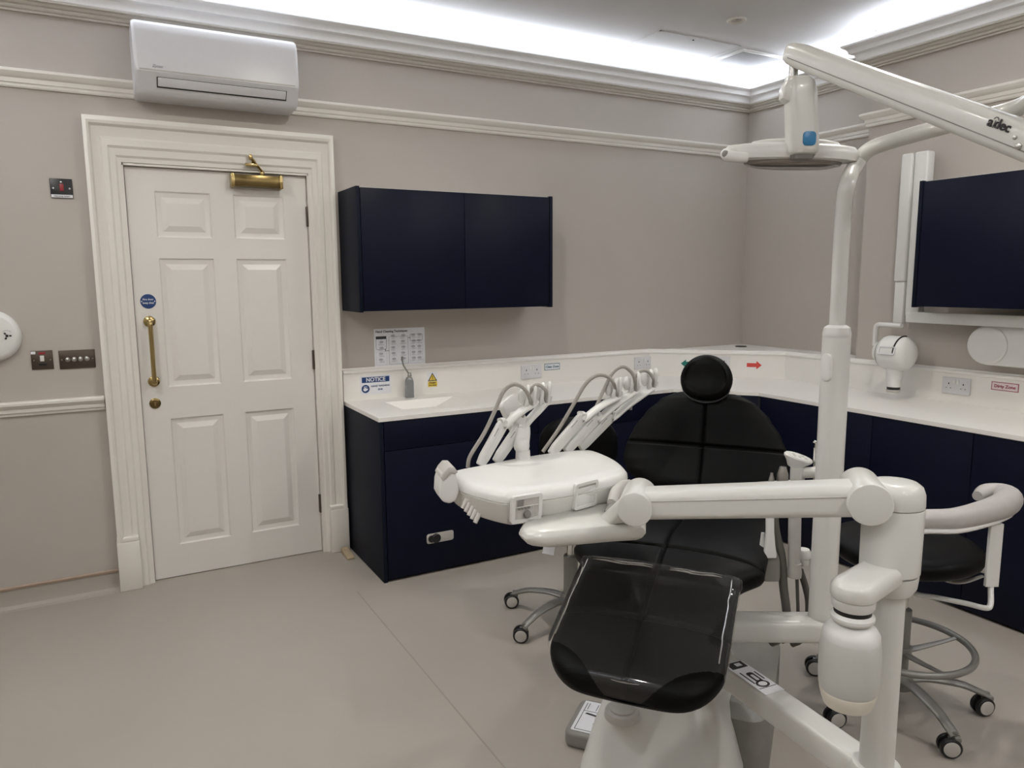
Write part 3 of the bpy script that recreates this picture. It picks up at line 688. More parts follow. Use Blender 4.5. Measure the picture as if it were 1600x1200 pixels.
def zs_at(s_):
    for (a, za), (c, zc_) in zip(SP[:-1], SP[1:]):
        if a <= s_ <= c: return za + (zc_ - za) * (s_ - a) / (c - a)
    return SP[0][1]
rf = random.Random(4)  # shiny beads added along the film's folded edges to draw its bright highlights
for sg_ in (-1, 1):
    pts = [ch(s_, sg_ * (.205 - .012 * s_ + rf.uniform(-.0015, .0015)), zs_at(s_) + .0075) for s_ in [.095 + .019 * k for k in range(15)]]
    b = B(); b.tube(pts, .0019, 8, n=4); b.build('fold_glint', M_GLINT, FV)
b = B(); b.tube([ch(.006 + .002 * abs(k), .0165 * k, .5575 + rf.uniform(-.001, .001)) for k in range(-6, 7)], .0019, 8, n=4); b.build('fold_glint', M_GLINT, FV)
for k0, k1 in ((-.185, -.012), (.035, .175)):
    for dd_ in (0, .007):
        n_ = 7; b = B(); b.tube([ch(.357 + dd_ + .003 * sin(k * 1.3), k0 + (k1 - k0) * k / n_, zs_at(.357 + dd_) + .011) for k in range(n_ + 1)], [.0008, .0028, .0034, .0024, .0032, .001], 8, n=4); b.build('fold_glint', M_GLINT, FV)
# back
BP = [(1.045, .735), (1.085, .80), (1.118, .87), (1.140, .94), (1.158, 1.01), (1.180, 1.085)]
def WB(q):
    pts = [(0, .20), (.10, .235), (.20, .283), (.30, .300), (.45, .293), (.60, .268), (.77, .226), (.9, .180), (1, .140)]
    for (a, va), (c, vc) in zip(pts[:-1], pts[1:]):
        if a <= q <= c: f = (q - a) / (c - a); f = f * f * (3 - 2 * f) * .5 + f * .5; return va + (vc - va) * f
    return pts[-1][1]
pad(BP, WB, lambda q: .085 - .025 * q, seams_u=(.47,), rc0=.06, rc1=.05, crown=.008, NU=70, n_edge=2.6).build('backrest', M_LEA, t, ang=60)
b = B(); b.loft([[ch(s + ds, tt, z) for s, tt, z in ((-.015, -hw, zz), (-.015, hw, zz), (.03, hw * .8, zz), (.03, -hw * .8, zz))] for s, ds, hw, zz in ((0, 1.12, .20, .66), (0, 1.16, .22, .80), (0, 1.205, .17, .98), (0, 1.22, .10, 1.05))], bev=.012)
b.build('back_shell', M_PLAST, t)
hb = B(); hc = ch(1.165, 0, 1.138)
Mh = frame(hc, CT, CD * -.97 + UZ * .25)      # x across, z forward out of the pillow, y up
rings = []
for k in range(25):
    a = pi * k / 24; zz = -cos(a) * .036; m = max(.02, sin(a)) ** .42
    ring = []
    for j in range(48):
        th = 2 * pi * j / 48; cx, sy = cos(th), sin(th)
        x = .094 * (abs(cx) ** .92) * (1 if cx > 0 else -1) * (1 - .16 * max(0, sy)); y = .084 * (abs(sy) ** .85) * (1 if sy > 0 else -1)
        ring.append((x * m, y * m, zz + (.012 * (1 - (x * m / .09) ** 2) if zz > 0 else 0) - (.010 * math.exp(-((y * m) / .05) ** 2) if zz > .03 else 0)))
    rings.append(ring)
hb.loft(rings, True, Mh); HR = hb.build('headrest', M_LEA, t, ang=60)
b = B(); b.loft([[(x, y, z) for x, y in ell(a, c, 32, 0, cy)] for a, c, z, cy in ((.05, .03, -.075, -.055), (.075, .05, -.045, -.045), (.086, .060, -.015, -.032), (.088, .062, 0, -.030))], True, Mh); b.build('headrest_mount', M_BLK, HR)
b = B(); b.box(-.032, .032, -.16, -.03, -.05, -.03, Mh, bev=.006); b.build('glide_bar', M_BLK, HR)
# seat underside, lift column, base
b = B(); b.loft([[ch(s, tt, z) for s, tt in ((s0, -hw), (s0, hw), (s1, hw), (s1, -hw))] for s0, s1, hw, z in ((.46, .96, .13, .50), (.38, 1.02, .19, .60), (.40, 1.04, .20, .645))], bev=.015); b.build('seat_pan', M_PLAST, t)
b = B(); b.loft([[ch(s0 + .5 * (s1 - s0) * (1 + x), hw * y, z) for x, y in rrect(2, 2, .35, 5)] for s0, s1, hw, z in ((.30, .98, .235, .0), (.315, .97, .23, .05), (.345, .93, .20, .16), (.375, .90, .17, .25), (.41, .86, .150, .285), (.50, .84, .13, .40), (.52, .84, .125, .52))], True, bev=.0)
b.build('lift_column', M_PLAST, t, ang=50)
b = B(); b.loft([[ch(s0 + .5 * (s1 - s0) * (1 + x), .10 + hw * y, z) for x, y in rrect(2, 2, .3, 5)] for s0, s1, hw, z in ((.56, 1.15, .20, .0), (.56, 1.15, .20, .19), (.60, 1.12, .15, .22))], True); b.build('base_housing', M_GREY, t)
b = B(); c0 = onz(972, 1108, .262)
for (r, z) in (): pass
b.cyl((c0.x, c0.y, .236), (c0.x, c0.y, .262), .052, .050, bev=.006); b.cyl((c0.x, c0.y, .261), (c0.x, c0.y, .268), .036, bev=.002); b.build('pivot_boss', M_PG, t)
# foot switch
def fsw():
    z = .055; q = [onz(884, 1148, z), onz(914, 1094, z), onz(985, 1094, z), onz(985, 1170, z)]
    o = q[0]; x = (q[1] - q[0]); ft = thing('foot_control', 'grey foot control plate with instruction label on the floor under the chair foot', 'foot control', (o.x, o.y, 0))
    c = sum(q, Vector()) / 4; X = (q[1] - q[0]).normalized(); F = frame((c.x, c.y, 0), X, (0, 0, 1))
    L = (q[1] - q[0]).length; b = B(); hw = (q[3] - q[0]).length / 2; b.prism(rrect(L, .16, .03, 5, 0, hw - .08), .0, .055, F, bev=.014, seg=4); b.build('housing', M_GREY, ft)
    lb = B().prism(rrect(L - .035, .13, .004, 2, 0, hw - .085), .0552, .0560, F).build('label_card', M_WHT, ft)
    F = F @ Matrix.Translation((0, hw - .09, 0)); b = B(); y0 = .055
    for k in range(4): b.box(L * .18, L * .36, y0 - .03 * k - .006, y0 - .03 * k - .004, .056, .0565, F)
    b.box(.028, .030, -.1, .058, .056, .0565, F); b.box(-L * .38, L * .36, .058, .060, .056, .0565, F); b.box(-L * .38, -L * .37, -.1, .058, .056, .0565, F)
    b.prism([(-.035, .01), (-.05, .0), (.0, -.02), (.012, .05), (.020, .046), (.006, -.04), (-.045, -.045), (-.05, -.035), (-.01, -.03)], .056, .0565, F)
    b.prism(ell(.007, .007, 14, -.035, -.058), .056, .0565, F); b.build('instruction_drawing', M_INK, lb)
fsw()
# support beams fixed to the chair
pp = at(1284, 960, 2.1); PX, PY = pp.x, pp.y
b = B(); e0 = onz(1118, 979, at(1284, 962, 2.1).z - .035); e1 = Vector((PX, PY, 0)); zt = onz(1284, 966, 0); ztop = at(1284, 962, 2.1).z
ext = (Vector((PX, PY, 0)) - Vector((e0.x, e0.y, 0))).normalized()
b.bar([(e0.x, e0.y, ztop - .035), (PX + ext.x * .03, PY + ext.y * .03, ztop - .035)], rrect(.085, .066, .018, 4), smooth=False); b.build('light_support_beam', M_PLAST, t)
b = B(); g = at(1290, 1026, 2.1)
q0 = at(1378, 1150, 1.60); QX, QY = at(1392, 850, 1.60).x, at(1392, 850, 1.60).y
ZB = .418
g0 = onz(1128, 1024, ZB)
dr = (Vector((QX, QY, 0)) - Vector((g0.x, g0.y, 0))).normalized()
zb0, zb1 = ZB - .035, ZB - .035
beam_side = Vector((dr.y, -dr.x, 0))
b = B(); b.bar([(g0.x - dr.x * .05, g0.y - dr.y * .05, zb0), (QX + dr.x * .0, QY + dr.y * .0, zb1)], rrect(.075, .070, .012, 4), smooth=False)
b.lathe([(.052, ZB - .075), (.055, ZB - .065), (.055, ZB - .012), (.05, ZB)], Matrix.Translation((QX, QY, 0)), 40); BM = b.build('delivery_support_beam', M_PLAST, t)
Fb = frame((g0.x + dr.x * .10, g0.y + dr.y * .10, ZB + .0003), dr, (0, 0, 1))
lb = B().box(-.055, .115, -.032, .032, 0, .0006, Fb).build('label_card', M_WHT, BM)
b = B(); b.box(-.052, -.020, -.026, .026, .0005, .001, Fb); b.box(.085, .087, -.028, .03, .0005, .001, Fb)
b.prism(rrect(.055, .022, .008, 4, .035, .002), .0005, .001, Fb); b.prism(ell(.016, .020, 24, .068, 0), .0005, .001, Fb); b.box(.0, .06, -.022, -.018, .0005, .001, Fb); b.box(.01, .05, .020, .024, .0005, .001, Fb); b.build('printed_diagram', M_INK, lb)
b = B(); b.prism(rrect(.030, .010, .004, 3, .035, .002), .001, .0013, Fb); b.prism(ell(.010, .013, 20, .068, 0), .001, .0013, Fb); b.box(-.045, -.03, -.004, .015, .001, .0013, Fb); b.build('diagram_detail', M_WHT, lb)

# ================================================================== OPERATING LIGHT
ZB1 = ztop
t = OL = thing('operating_light', 'white dental operating light on a tall pole with folding arm', 'dental light', (PX, PY, ztop))
b = B(); z1 = onz(1307, 520, 0); zj = at(1307, 522, 2.1).z
b.lathe([(.036, ztop - .002), (.036, zj - .0)], Matrix.Translation((PX, PY, 0)), 40); b.build('lower_pole', M_PLAST, t)
b = B(); b.lathe([(.0335, zj - .002), (.036, zj + .002), (.036, zj + .012), (.033, zj + .026), (.024, zj + .032), (.021, zj + .033)], Matrix.Translation((PX, PY, 0)), 40); b.build('pole_collar', M_PLAST2, t)
b = B()
zc0 = at(1290, 550, 2.08).z; zc1 = at(1290, 585, 2.08).z
sd = (Vector((-CR.x, -CR.y, 0)) * .8 + Vector((-CF.x, -CF.y, 0)) * .5).normalized()
Fc = frame((PX + sd.x * .032, PY + sd.y * .032, (zc0 + zc1) / 2 + .0), UZ, sd)
b.prism(rrect(.075, .03, .014, 5), -.012, .010, Fc, bev=.004); b.build('cable_clip', M_PLAST2, t)
AL0, AR0 = at(1240, 84, 2.0), at(1640, 234, 1.42)
b = B(); pl = Vector((PX, PY, zj + .02))
tp = [pl, Vector((PX, PY, at(1314, 343, 2.09).z)), at(1324, 295, 2.085), at(1338, 257, 2.07), at(1358, 234, 2.05), at(1400, 218.5, 1.99), at(1480, 196, 1.88), at(1600, 164, 1.72), at(1680, 143, 1.62)]
AE = AR0 + (AR0 - AL0).normalized() * .02; tp[-1] = Vector((AE.x, AE.y, tp[-2].z + .01)); tp[1] = Vector((PX, PY, tp[1].z)); tp[2] = Vector((PX + .006, PY - .004, tp[2].z))
b.tube(tp, .0205, 20, n=10); b.build('upper_pole', M_PLAST, t)
AL, AR = AL0, AR0
ad = (AR - AL).normalized(); nrm = Vector((-CF.x, -CF.y, 0)).normalized(); 
b = B(); hub = tp[-1]; b.cyl(hub + UZ * .035, Vector((hub.x, hub.y, AR.z - .05)), .034, bev=.004); b.build('arm_hub', M_PLAST, t)
side = UZ.cross(ad).normalized(); upv = ad.cross(side) * -1
if upv.z < 0: upv = -upv
Fa = Matrix(((ad.x, upv.x, ad.cross(upv).x, AL.x), (ad.y, upv.y, ad.cross(upv).y, AL.y), (ad.z, upv.z, ad.cross(upv).z, AL.z), (0, 0, 0, 1)))
LA = (AR - AL).length
def asec(x, h, w_): return [(x, py, px) for px, py in rrect(w_, h, min(h, w_) * .32, 5)]
b = B(); b.loft([asec(-.020, .030, .030), asec(-.014, .046, .044), asec(.0, .056, .05), asec(.03, .060, .052), asec(LA * .6, .066, .060), asec(LA - .03, .070, .064), asec(LA + .03, .070, .064), asec(LA + .05, .06, .05)], True, Fa); ARM = b.build('flex_arm', M_PLAST, t, ang=50)
sgn = 1 if (Fa.to_3x3() @ Vector((0, 0, 1))).dot(CAM - AL) > 0 else -1
b = B(); b.loft([[(x, y0 + dy, sgn * (w_ / 2 + dz)) for dy, dz in ((-.0012, -.004), (-.0012, .0004), (.0012, .0004), (.0012, -.004))] for x, y0, w_ in ((.01, -.010, .051), (LA * .6, -.012, .060), (LA, -.014, .064))], True, Fa); b.build('arm_seam', M_GREY, ARM)
Ft = Fa @ Matrix(((sgn, 0, 0, 0), (0, 1, 0, 0), (0, 0, sgn, 0), (0, 0, 0, 1)))
def onarm(u, v):
    n_ = (Fa.to_3x3() @ Vector((0, 0, 1))) * sgn; w0 = n_ * .032
    r = ray(u, v); k = (AL + w0 - CAM).dot(n_) / r.dot(n_); p = CAM + k * r; q = Fa.inverted() @ p; return q.x, q.y
wz = lambda x: .0262 + .004 * min(1, x / (LA * .6)) + .0025
lx, ly = onarm(1560, 195)
Mt = Fa @ Matrix.Translation((lx, ly, sgn * (wz(lx)))) @ Matrix(((1, 0, 0, 0), (0, 1, 0, 0), (0, 0, sgn, 0), (0, 0, 0, 1)))
Mt = Mt if sgn > 0 else Mt @ Matrix.Diagonal((1, 1, 1, 1))
text('logo_lettering', 'a', .026, Mt @ Matrix.Translation((-.018, 0, 0)), M_INK, ARM, ext=.0012); text('logo_lettering', 'dec', .026, Mt @ Matrix.Translation((.010, 0.001, 0)), M_INK, ARM, ext=.0012)
b = B(); b.box(-.0088, -.0076, -.008, .006, 0, .0014, Mt)
for k in range(9): a = radians(20 + k * 17.5); b.cyl(Mt @ Vector((-.0082 + .0055 * cos(a), .006 + .006 * sin(a), 0)), Mt @ Vector((-.0082 + .0055 * cos(a), .006 + .006 * sin(a), .0014)), .0009, seg=6)
b.build('logo_tree', M_INK, ARM)
b = B()
for (u, v, r) in ((1586, 215, .004), (1592, 229, .0065)):
    x, y = onarm(u, v); p = Fa @ Vector((x, y, sgn * .0315)); n_ = (Fa.to_3x3() @ Vector((0, 0, 1))) * sgn; b.cyl(p, p + n_ * .003, r, seg=18, bev=.0006)
b.build('screw', M_STEEL, ARM)
# vertical stem and head
HC = at(1240, 246, 2.0); HZ = HC.z
stx, sty = at(1240, 105, 2.0).x, at(1240, 105, 2.0).y
b = B(); zt2 = AL.z - .018; zs1 = at(1240, 124, 2.0).z
b.lathe([(.0125, zs1 - .01), (.0125, zt2)], Matrix.Translation((stx, sty, 0)), 24); b.build('stem', M_STEEL, t)
b = B(); b.lathe([(.021, zs1 - .02), (.021, zs1 + .004), (.019, zs1 + .006)], Matrix.Translation((stx, sty, 0)), 28)
fwd = Vector((CR.y, -CR.x, 0)).normalized() * 1; fwd = Vector((-CF.x, -CF.y, 0)).normalized(); rgt = Vector((CR.x, CR.y, 0)).normalized()
fw2 = (fwd + rgt * .05).normalized()
Fs = frame(at(1256, 246, 1.97), Vector((rgt.x, rgt.y, 0)), fw2)
Fs = Matrix(((rgt.x, 0, fwd.x, 0), (rgt.y, 0, fwd.y, 0), (0, 1, 0, 0), (0, 0, 0, 1))); pb = at(1253, 238, 1.97)
Fs.translation = pb
zs = zs1 - pb.z
b.loft([[(x * k + ox, y, z * k2) for x, z in rrect(.078, .062, .018, 5)] for y, k, ox, k2 in ((-.008, .80, 0, .7), (0.0, .97, 0, .95), (.01, 1, 0, 1), (zs - .045, .97, -.011, 1), (zs - .022, .86, -.014, .95), (zs - .012, .62, -.018, .8))], True, Fs)
b.loft([[(x, y, z) for x, z in rrect(w_, .045, .012, 4, -.038, 0)] for y, w_ in ((zs - .075, .02), (zs - .065, .05), (zs - .04, .05), (zs - .02, .03))], True, Fs)
HS = b.build('head_stem_housing', M_PLAST, t, ang=45)
b = B(); b.prism(rrect(.034, .036, .010, 5, .006, .030), .030, .0335, Fs, bev=.001); b.build('touch_pad', M_BLUE, HS, 'blue square touch pad')
b = B(); b.loft([[(x * k, y, z * k) for x, z in rrect(.066, .05, .02, 5)] for y, k in ((-.022, .4), (-.018, .8), (-.008, 1.0))], True, Fs); b.build('lower_joint', M_GREY, HS)
hc = at(1236, 243, 2.03); Fh = Matrix(((rgt.x, 0, fwd.x, hc.x), (rgt.y, 0, fwd.y, hc.y), (0, 1, 0, hc.z), (0, 0, 0, 1)))
Fh = Fh @ Matrix.Rotation(radians(-1.5), 4, 'Z')
def hsec(y, k, kz): return [(x * k, y, z * kz) for x, z in ell(.186, .066, 48)]
b = B(); b.loft([hsec(-.018, .86, .80), hsec(-.014, .96, .95), hsec(0, 1, 1), hsec(.012, .985, .97), hsec(.022, .93, .85), hsec(.026, .78, .7)], True, Fh); HD = b.build('lamp_head', M_PLAST2, t, ang=45)
b = B(); b.loft([[(x + ox, y, z) for x, z in ell(a, c, 36)] for y, a, c, ox in ((.024, .125, .048, .01), (.034, .118, .042, .01), (.040, .09, .03, .01))], True, Fh); b.build('top_cover', M_PLAST2, HD)
b = B(); b.loft([[(x + .005, y, z) for x, z in ell(a, c, 36)] for y, a, c in ((-.017, .135, .056), (-.027, .130, .054), (-.034, .10, .040))], True, Fh); b.build('lamp_shield', M_LENS, HD)
b = B(); b.loft([[(x + .005, y, z) for x, z in ell(a, c, 36)] for y, a, c in ((-.017, .115, .04), (-.023, .11, .036))], True, Fh); b.build('reflector', M_STEEL, HD)
b = B(); b.tube([Fh @ Vector(p) for p in ((-.165, .0, .02), (-.185, -.004, .03), (-.186, -.012, .05), (-.165, -.018, .065), (-.14, -.018, .066))], [.016, .015, .015, .014, .013], 16, sy=1.0); b.build('handle', M_PLAST2, HD)
b = B(); b.cyl(Fh @ Vector((-.190, -.008, .052)), Fh @ Vector((-.199, -.008, .058)), .009, seg=16, bev=.002); b.build('handle_cap', M_GREY, HD)

# ================================================================== DELIVERY UNIT
t = DU = thing('delivery_unit', 'white dentist delivery unit on a jointed arm in front of the chair', 'dental delivery unit', (QX, QY, ZB))
T2 = Matrix.Translation((QX, QY, 0))
z_h0, z_h1, z_top = at(1392, 893, 1.6).z, at(1392, 786, 1.6).z, at(1392, 749, 1.6).z
b = B(); b.lathe([(.036, ZB - .001), (.036, z_h0 - .05), (.036, z_h0)], T2, 40); b.build('post', M_PLAST, t)
b = B(); b.lathe([(.036, z_h0 - .052), (.047, z_h0 - .046), (.056, z_h0 - .030), (.058, z_h0 - .012), (.0585, z_h0 - .003)], T2, 44); b.build('post_collar', M_PLAST, t)
b = B(); b.lathe([(.0585, z_h0 + .001), (.060, z_h0 + .003), (.061, z_h1 - .004), (.060, z_h1 - .001)], T2, 44); b.build('post_housing', M_PLAST, t)
b = B(); b.lathe([(.050, z_h0 - .004), (.050, z_h1 + .004)], T2, 30); b.build('joint_gap', M_GREY, t)
b = B(); b.lathe([(.060, z_h1 + .001), (.061, z_h1 + .004), (.060, z_top - .022), (.055, z_top - .008), (.045, z_top), (.03, z_top + .002)], T2, 44); b.build('post_cap', M_PLAST, t)
# flex arm
jr = at(1361, 790, 1.525); jl = at(991, 797, 1.66)
axd = (Vector((jr.x, jr.y, 0)) - Vector((jl.x, jl.y, 0))).normalized(); axn = Vector((-axd.y, axd.x, 0))
if axn.dot(CF) < 0: axn = -axn
RJ, LJ = .0445, .0395
b = B(); b.cyl(jr, jr + axn * .15, RJ, seg=44, bev=.004); b.build('shoulder_joint', M_PLAST, t)
b = B(); 
c1 = jr + axn * .09; pc = Vector((QX, QY, c1.z)); dd = (pc - c1); b.bar([c1, pc], rrect(.075, .062, .02, 4), smooth=False); b.build('shoulder_link', M_PLAST, t)
b = B(); b.cyl(jl, jl + axn * .135, LJ, seg=44, bev=.004); b.build('elbow_joint', M_PLAST, t)
b = B(); for_l = jl + axn * .055; for_r = jr + axn * .062; 
b.bar([for_l + UZ * .0, for_r + UZ * .0], rrect(.088, .070, .020, 5), smooth=False, scales=[.92, 1.0]); ARM2 = b.build('arm', M_PLAST, t)
dA = (for_r - for_l); sA = -axn
b = B(); 
b.bar([for_l + sA * .0405 + UZ * .014 + dA * .05, for_r + sA * .0445 + UZ * .014 - dA * .05], rrect(.003, .0025, .001, 2), smooth=False); b.build('arm_seam', M_PG, ARM2)
# wedge shaped swing arm under the head
ZW0, ZW1 = .880, .909
top = [onz(810, 821, ZW1), onz(816, 811, ZW1), onz(838, 803, ZW1), onz(930, 786, ZW1), onz(985, 782, ZW1), onz(1010, 800, ZW1), onz(1010, 820, ZW1), onz(960, 823, ZW1), onz(850, 833, ZW1), onz(820, 830, ZW1)]
cw = sum(top, Vector()) / len(top)
b = B(); b.loft([[(cw.x + (p.x - cw.x) * k, cw.y + (p.y - cw.y) * k, z) for p in top] for z, k in ((ZW0 - .012, .86), (ZW0 - .004, .95), (ZW0 + .008, 1.0), (ZW1 - .010, .97), (ZW1, .88))], True, bev=.003, ang=50); b.build('swing_arm', M_PLAST, t, ang=45)
b = B(); b.bar([jl + axn * .07 - UZ * .0, Vector(((top[5].x + cw.x) / 2, (top[5].y + cw.y) / 2, ZW1 - .018))], rrect(.07, .045, .016, 4), smooth=False); b.build('elbow_link', M_PLAST, t)
# control head
ZT = .98
outl = [(-3.366, -2.205), (-3.345, -2.165), (-3.262, -2.150), (-3.120, -2.125), (-2.970, -2.118), (-2.880, -2.130), (-2.850, -2.165), (-2.862, -2.28), (-2.895, -2.375), (-2.925, -2.420), (-2.985, -2.448), (-3.10, -2.468), (-3.20, -2.470), (-3.295, -2.452), (-3.325, -2.435), (-3.358, -2.35), (-3.370, -2.27)]
def closed_spl(p, n=4):
    P = [Vector((*q, 0)) for q in p]; N = len(P); out = []
    for i in range(N):
        a, b_, c, d = P[i - 1], P[i], P[(i + 1) % N], P[(i + 2) % N]
        for k in range(n): tt = k / n; out.append(.5 * ((2 * b_) + (c - a) * tt + (2 * a - 5 * b_ + 4 * c - d) * tt * tt + (3 * b_ - a - 3 * c + d) * tt ** 3))
    return [(v.x, v.y) for v in out]
ol = closed_spl(outl); hx, hy = -3.11, -2.30
def inset(d): 
    out = []; N = len(ol)
    for i in range(N):
        a = Vector(ol[i - 1]); c = Vector(ol[(i + 1) % N]); tt = (c - a).normalized(); nn = Vector((-tt.y, tt.x)); p = Vector(ol[i]); 
        if (Vector((hx, hy)) - p).dot(nn) < 0: nn = -nn
        out.append(p + nn * d)
    return out
def hring(z, d): return [(p.x, p.y, z) for p in inset(d)]
b = B(); b.loft([[(hx + (x - hx) * .7, hy + (y - hy) * .65, .888) for x, y in ol], [(hx + (x - hx) * .88, hy + (y - hy) * .86, .890) for x, y in ol], hring(.900, .017), hring(.918, .010), hring(.9515, .0), hring(.953, .0015)]); HB = b.build('control_head', M_PLAST, t, ang=50)
b = B(); b.loft([hring(.9535, .0015), hring(.955, -.0005), hring(.966, .001), hring(.975, .008), [(hx + (x - hx) * .90, hy + (y - hy) * .88, .980) for x, y in ol], [(hx + (x - hx) * .7, hy + (y - hy) * .65, .9808) for x, y in ol]]); HT = b.build('control_head_cover', M_PLAST2, t, ang=50)
def frontF(u, v, yaw=0): p = ony(u, v, -2.466); return Matrix(((cos(yaw), 0, sin(yaw), p.x), (sin(yaw), 0, -cos(yaw), p.y), (0, 1, 0, p.z), (0, 0, 0, 1)))
def rframe(b, w_, h_, t_, F, z0, z1, r=.008, bev=.0008):
    o = rrect(w_, h_, r, 4); i_ = rrect(w_ - 2 * t_, h_ - 2 * t_, max(r - t_, .002), 4)
    b.loft([[(*p, z0) for p in i_], [(*p, z0) for p in o], [(*p, z1) for p in o], [(*p, z1) for p in i_]], False, F, closed=True)
Fp = frontF(823, 794, .0) @ Matrix.Rotation(radians(6), 4, 'X') @ Matrix.Translation((0, 0, -.004))
b = B(); rframe(b, .086, .072, .0095, Fp, -.004, .007); pf = b.build('panel_frame', M_PLAST2, HB)
b = B(); b.box(-.036, .036, -.030, .030, -.004, .0045, Fp); b.build('panel_recess', M_PG, pf)
b = B(); b.box(-.028, -.010, .008, .024, .004, .0055, Fp); b.box(-.026, -.016, .0045 - .0, .0065 + .0, .004, .005, Fp)
for k in range(4): b.cyl(Fp @ Vector((-.022 + k * .009, .002, .004)), Fp @ Vector((-.022 + k * .009, .002, .0065)), .0035, seg=10)
b.build('connector', M_GREY, pf)
b = B(); b.cyl(Fp @ Vector((.0, -.014, .004)), Fp @ Vector((.0, -.014, .014)), .0095, seg=20, bev=.002); b.build('knob', M_GREY, pf)
b = B(); b.box(-.032, .032, .0055, .007, .004, .007, Fp); b.box(.018, .019, -.028, .004, .004, .006, Fp); b.build('rib', M_PLAST2, pf)
Fp = frontF(916, 773, .20) @ Matrix.Rotation(radians(6), 4, 'X') @ Matrix.Translation((0, 0, -.0055))
b = B(); rframe(b, .082, .072, .0085, Fp, -.004, .007); pf = b.build('panel_frame', M_PLAST2, HB)
b = B(); b.box(-.034, .034, -.030, .030, -.004, .0035, Fp); b.build('panel_recess', M_PG, pf)
b = B(); b.box(-.033, .033, -.029, .004, .003, .0055, Fp, bev=.001); b.box(-.033, .033, .008, .022, .003, .006, Fp, bev=.001); b.build('tray_lip', M_PLAST2, pf)
# left loop handle, grip ridges, right rubber handle
LHd = 1.93; lo = [at(u, v, LHd) for u, v in ((697, 734), (705, 731), (713, 737), (715, 752), (718, 768), (714, 782), (704, 788), (692, 785), (686, 774), (687, 755), (691, 741))]
bk_ = Vector((.2, .98, 0)) * .075
b = B(); b.loft([[p for p in lo], [p + bk_ for p in lo]], True, bev=.007, seg=3); b.build('side_handle', M_PLAST2, t, ang=50)
lo2 = [at(u, v, LHd - .004) for u, v in ((694, 738), (701, 730), (710, 730), (716, 738), (712, 741), (704, 739), (697, 748), (692, 752), (689, 747))]
b = B(); b.loft([[p for p in lo2], [p + bk_ * 1.08 for p in lo2]], True, bev=.002); b.build('grip_band', M_PG, t, ang=50)
b = B(); q0, q1 = at(724, 784, 1.845), at(748, 812, 1.80)
for k in range(5):
    p = q0.lerp(q1, (k + .5) / 5); d_ = (q1 - q0).normalized(); b = B(); b.tube([p + Vector((-.008, -.004, -.010)), p + Vector((.006, .0, .010))], [.0055, .0062], 10, smooth=False); b.build('hose_outlet', M_PG, t)
b = B(); hp = [at(956, 787, 1.90), at(962, 772, 1.93), at(972, 762, 1.98), at(983, 757, 2.03)]
b.tube(hp, [.016, .020, .019, .014], 16, sx=1, sy=.8); b.build('rubber_handle', M_PG, t)
b = B(); b.tube([at(958, 786, 1.91), at(950, 802, 1.90)], .011, 12, smooth=False); b.build('handle_stem', M_CAST, t)
# touch panel on a ball joint
b = B(); bp = onz(817, 716, ZT); b.lathe([(.022, ZT - .002), (.021, ZT + .022), (.020, ZT + .026)], Matrix.Translation((bp.x, bp.y, 0)), 28); b.build('swivel_stem', M_PLAST2, t)
b = B(); bc = Vector((bp.x - .004, bp.y, ZT + .038)); b.sph(bc, .0235, seg=28); b.build('ball_joint', M_PLAST2, t)
b = B(); b.bar([bc + Vector((0, .0, .0)), bc + Vector((.02, .03, .05)), bc + Vector((.01, .06, .09))], rrect(.022, .045, .008, 3), up=(1, 0, 0)); b.build('panel_neck', M_PLAST2, t)
Fq = frame(at(803, 650, 2.34), Vector((.62, .35, .22)), Vector((.3, -.95, .25)))
b = B(); b.prism(rrect(.085, .125, .018, 5), -.009, .009, Fq, bev=.004, seg=3); b.build('touch_panel', M_PLAST2, t)
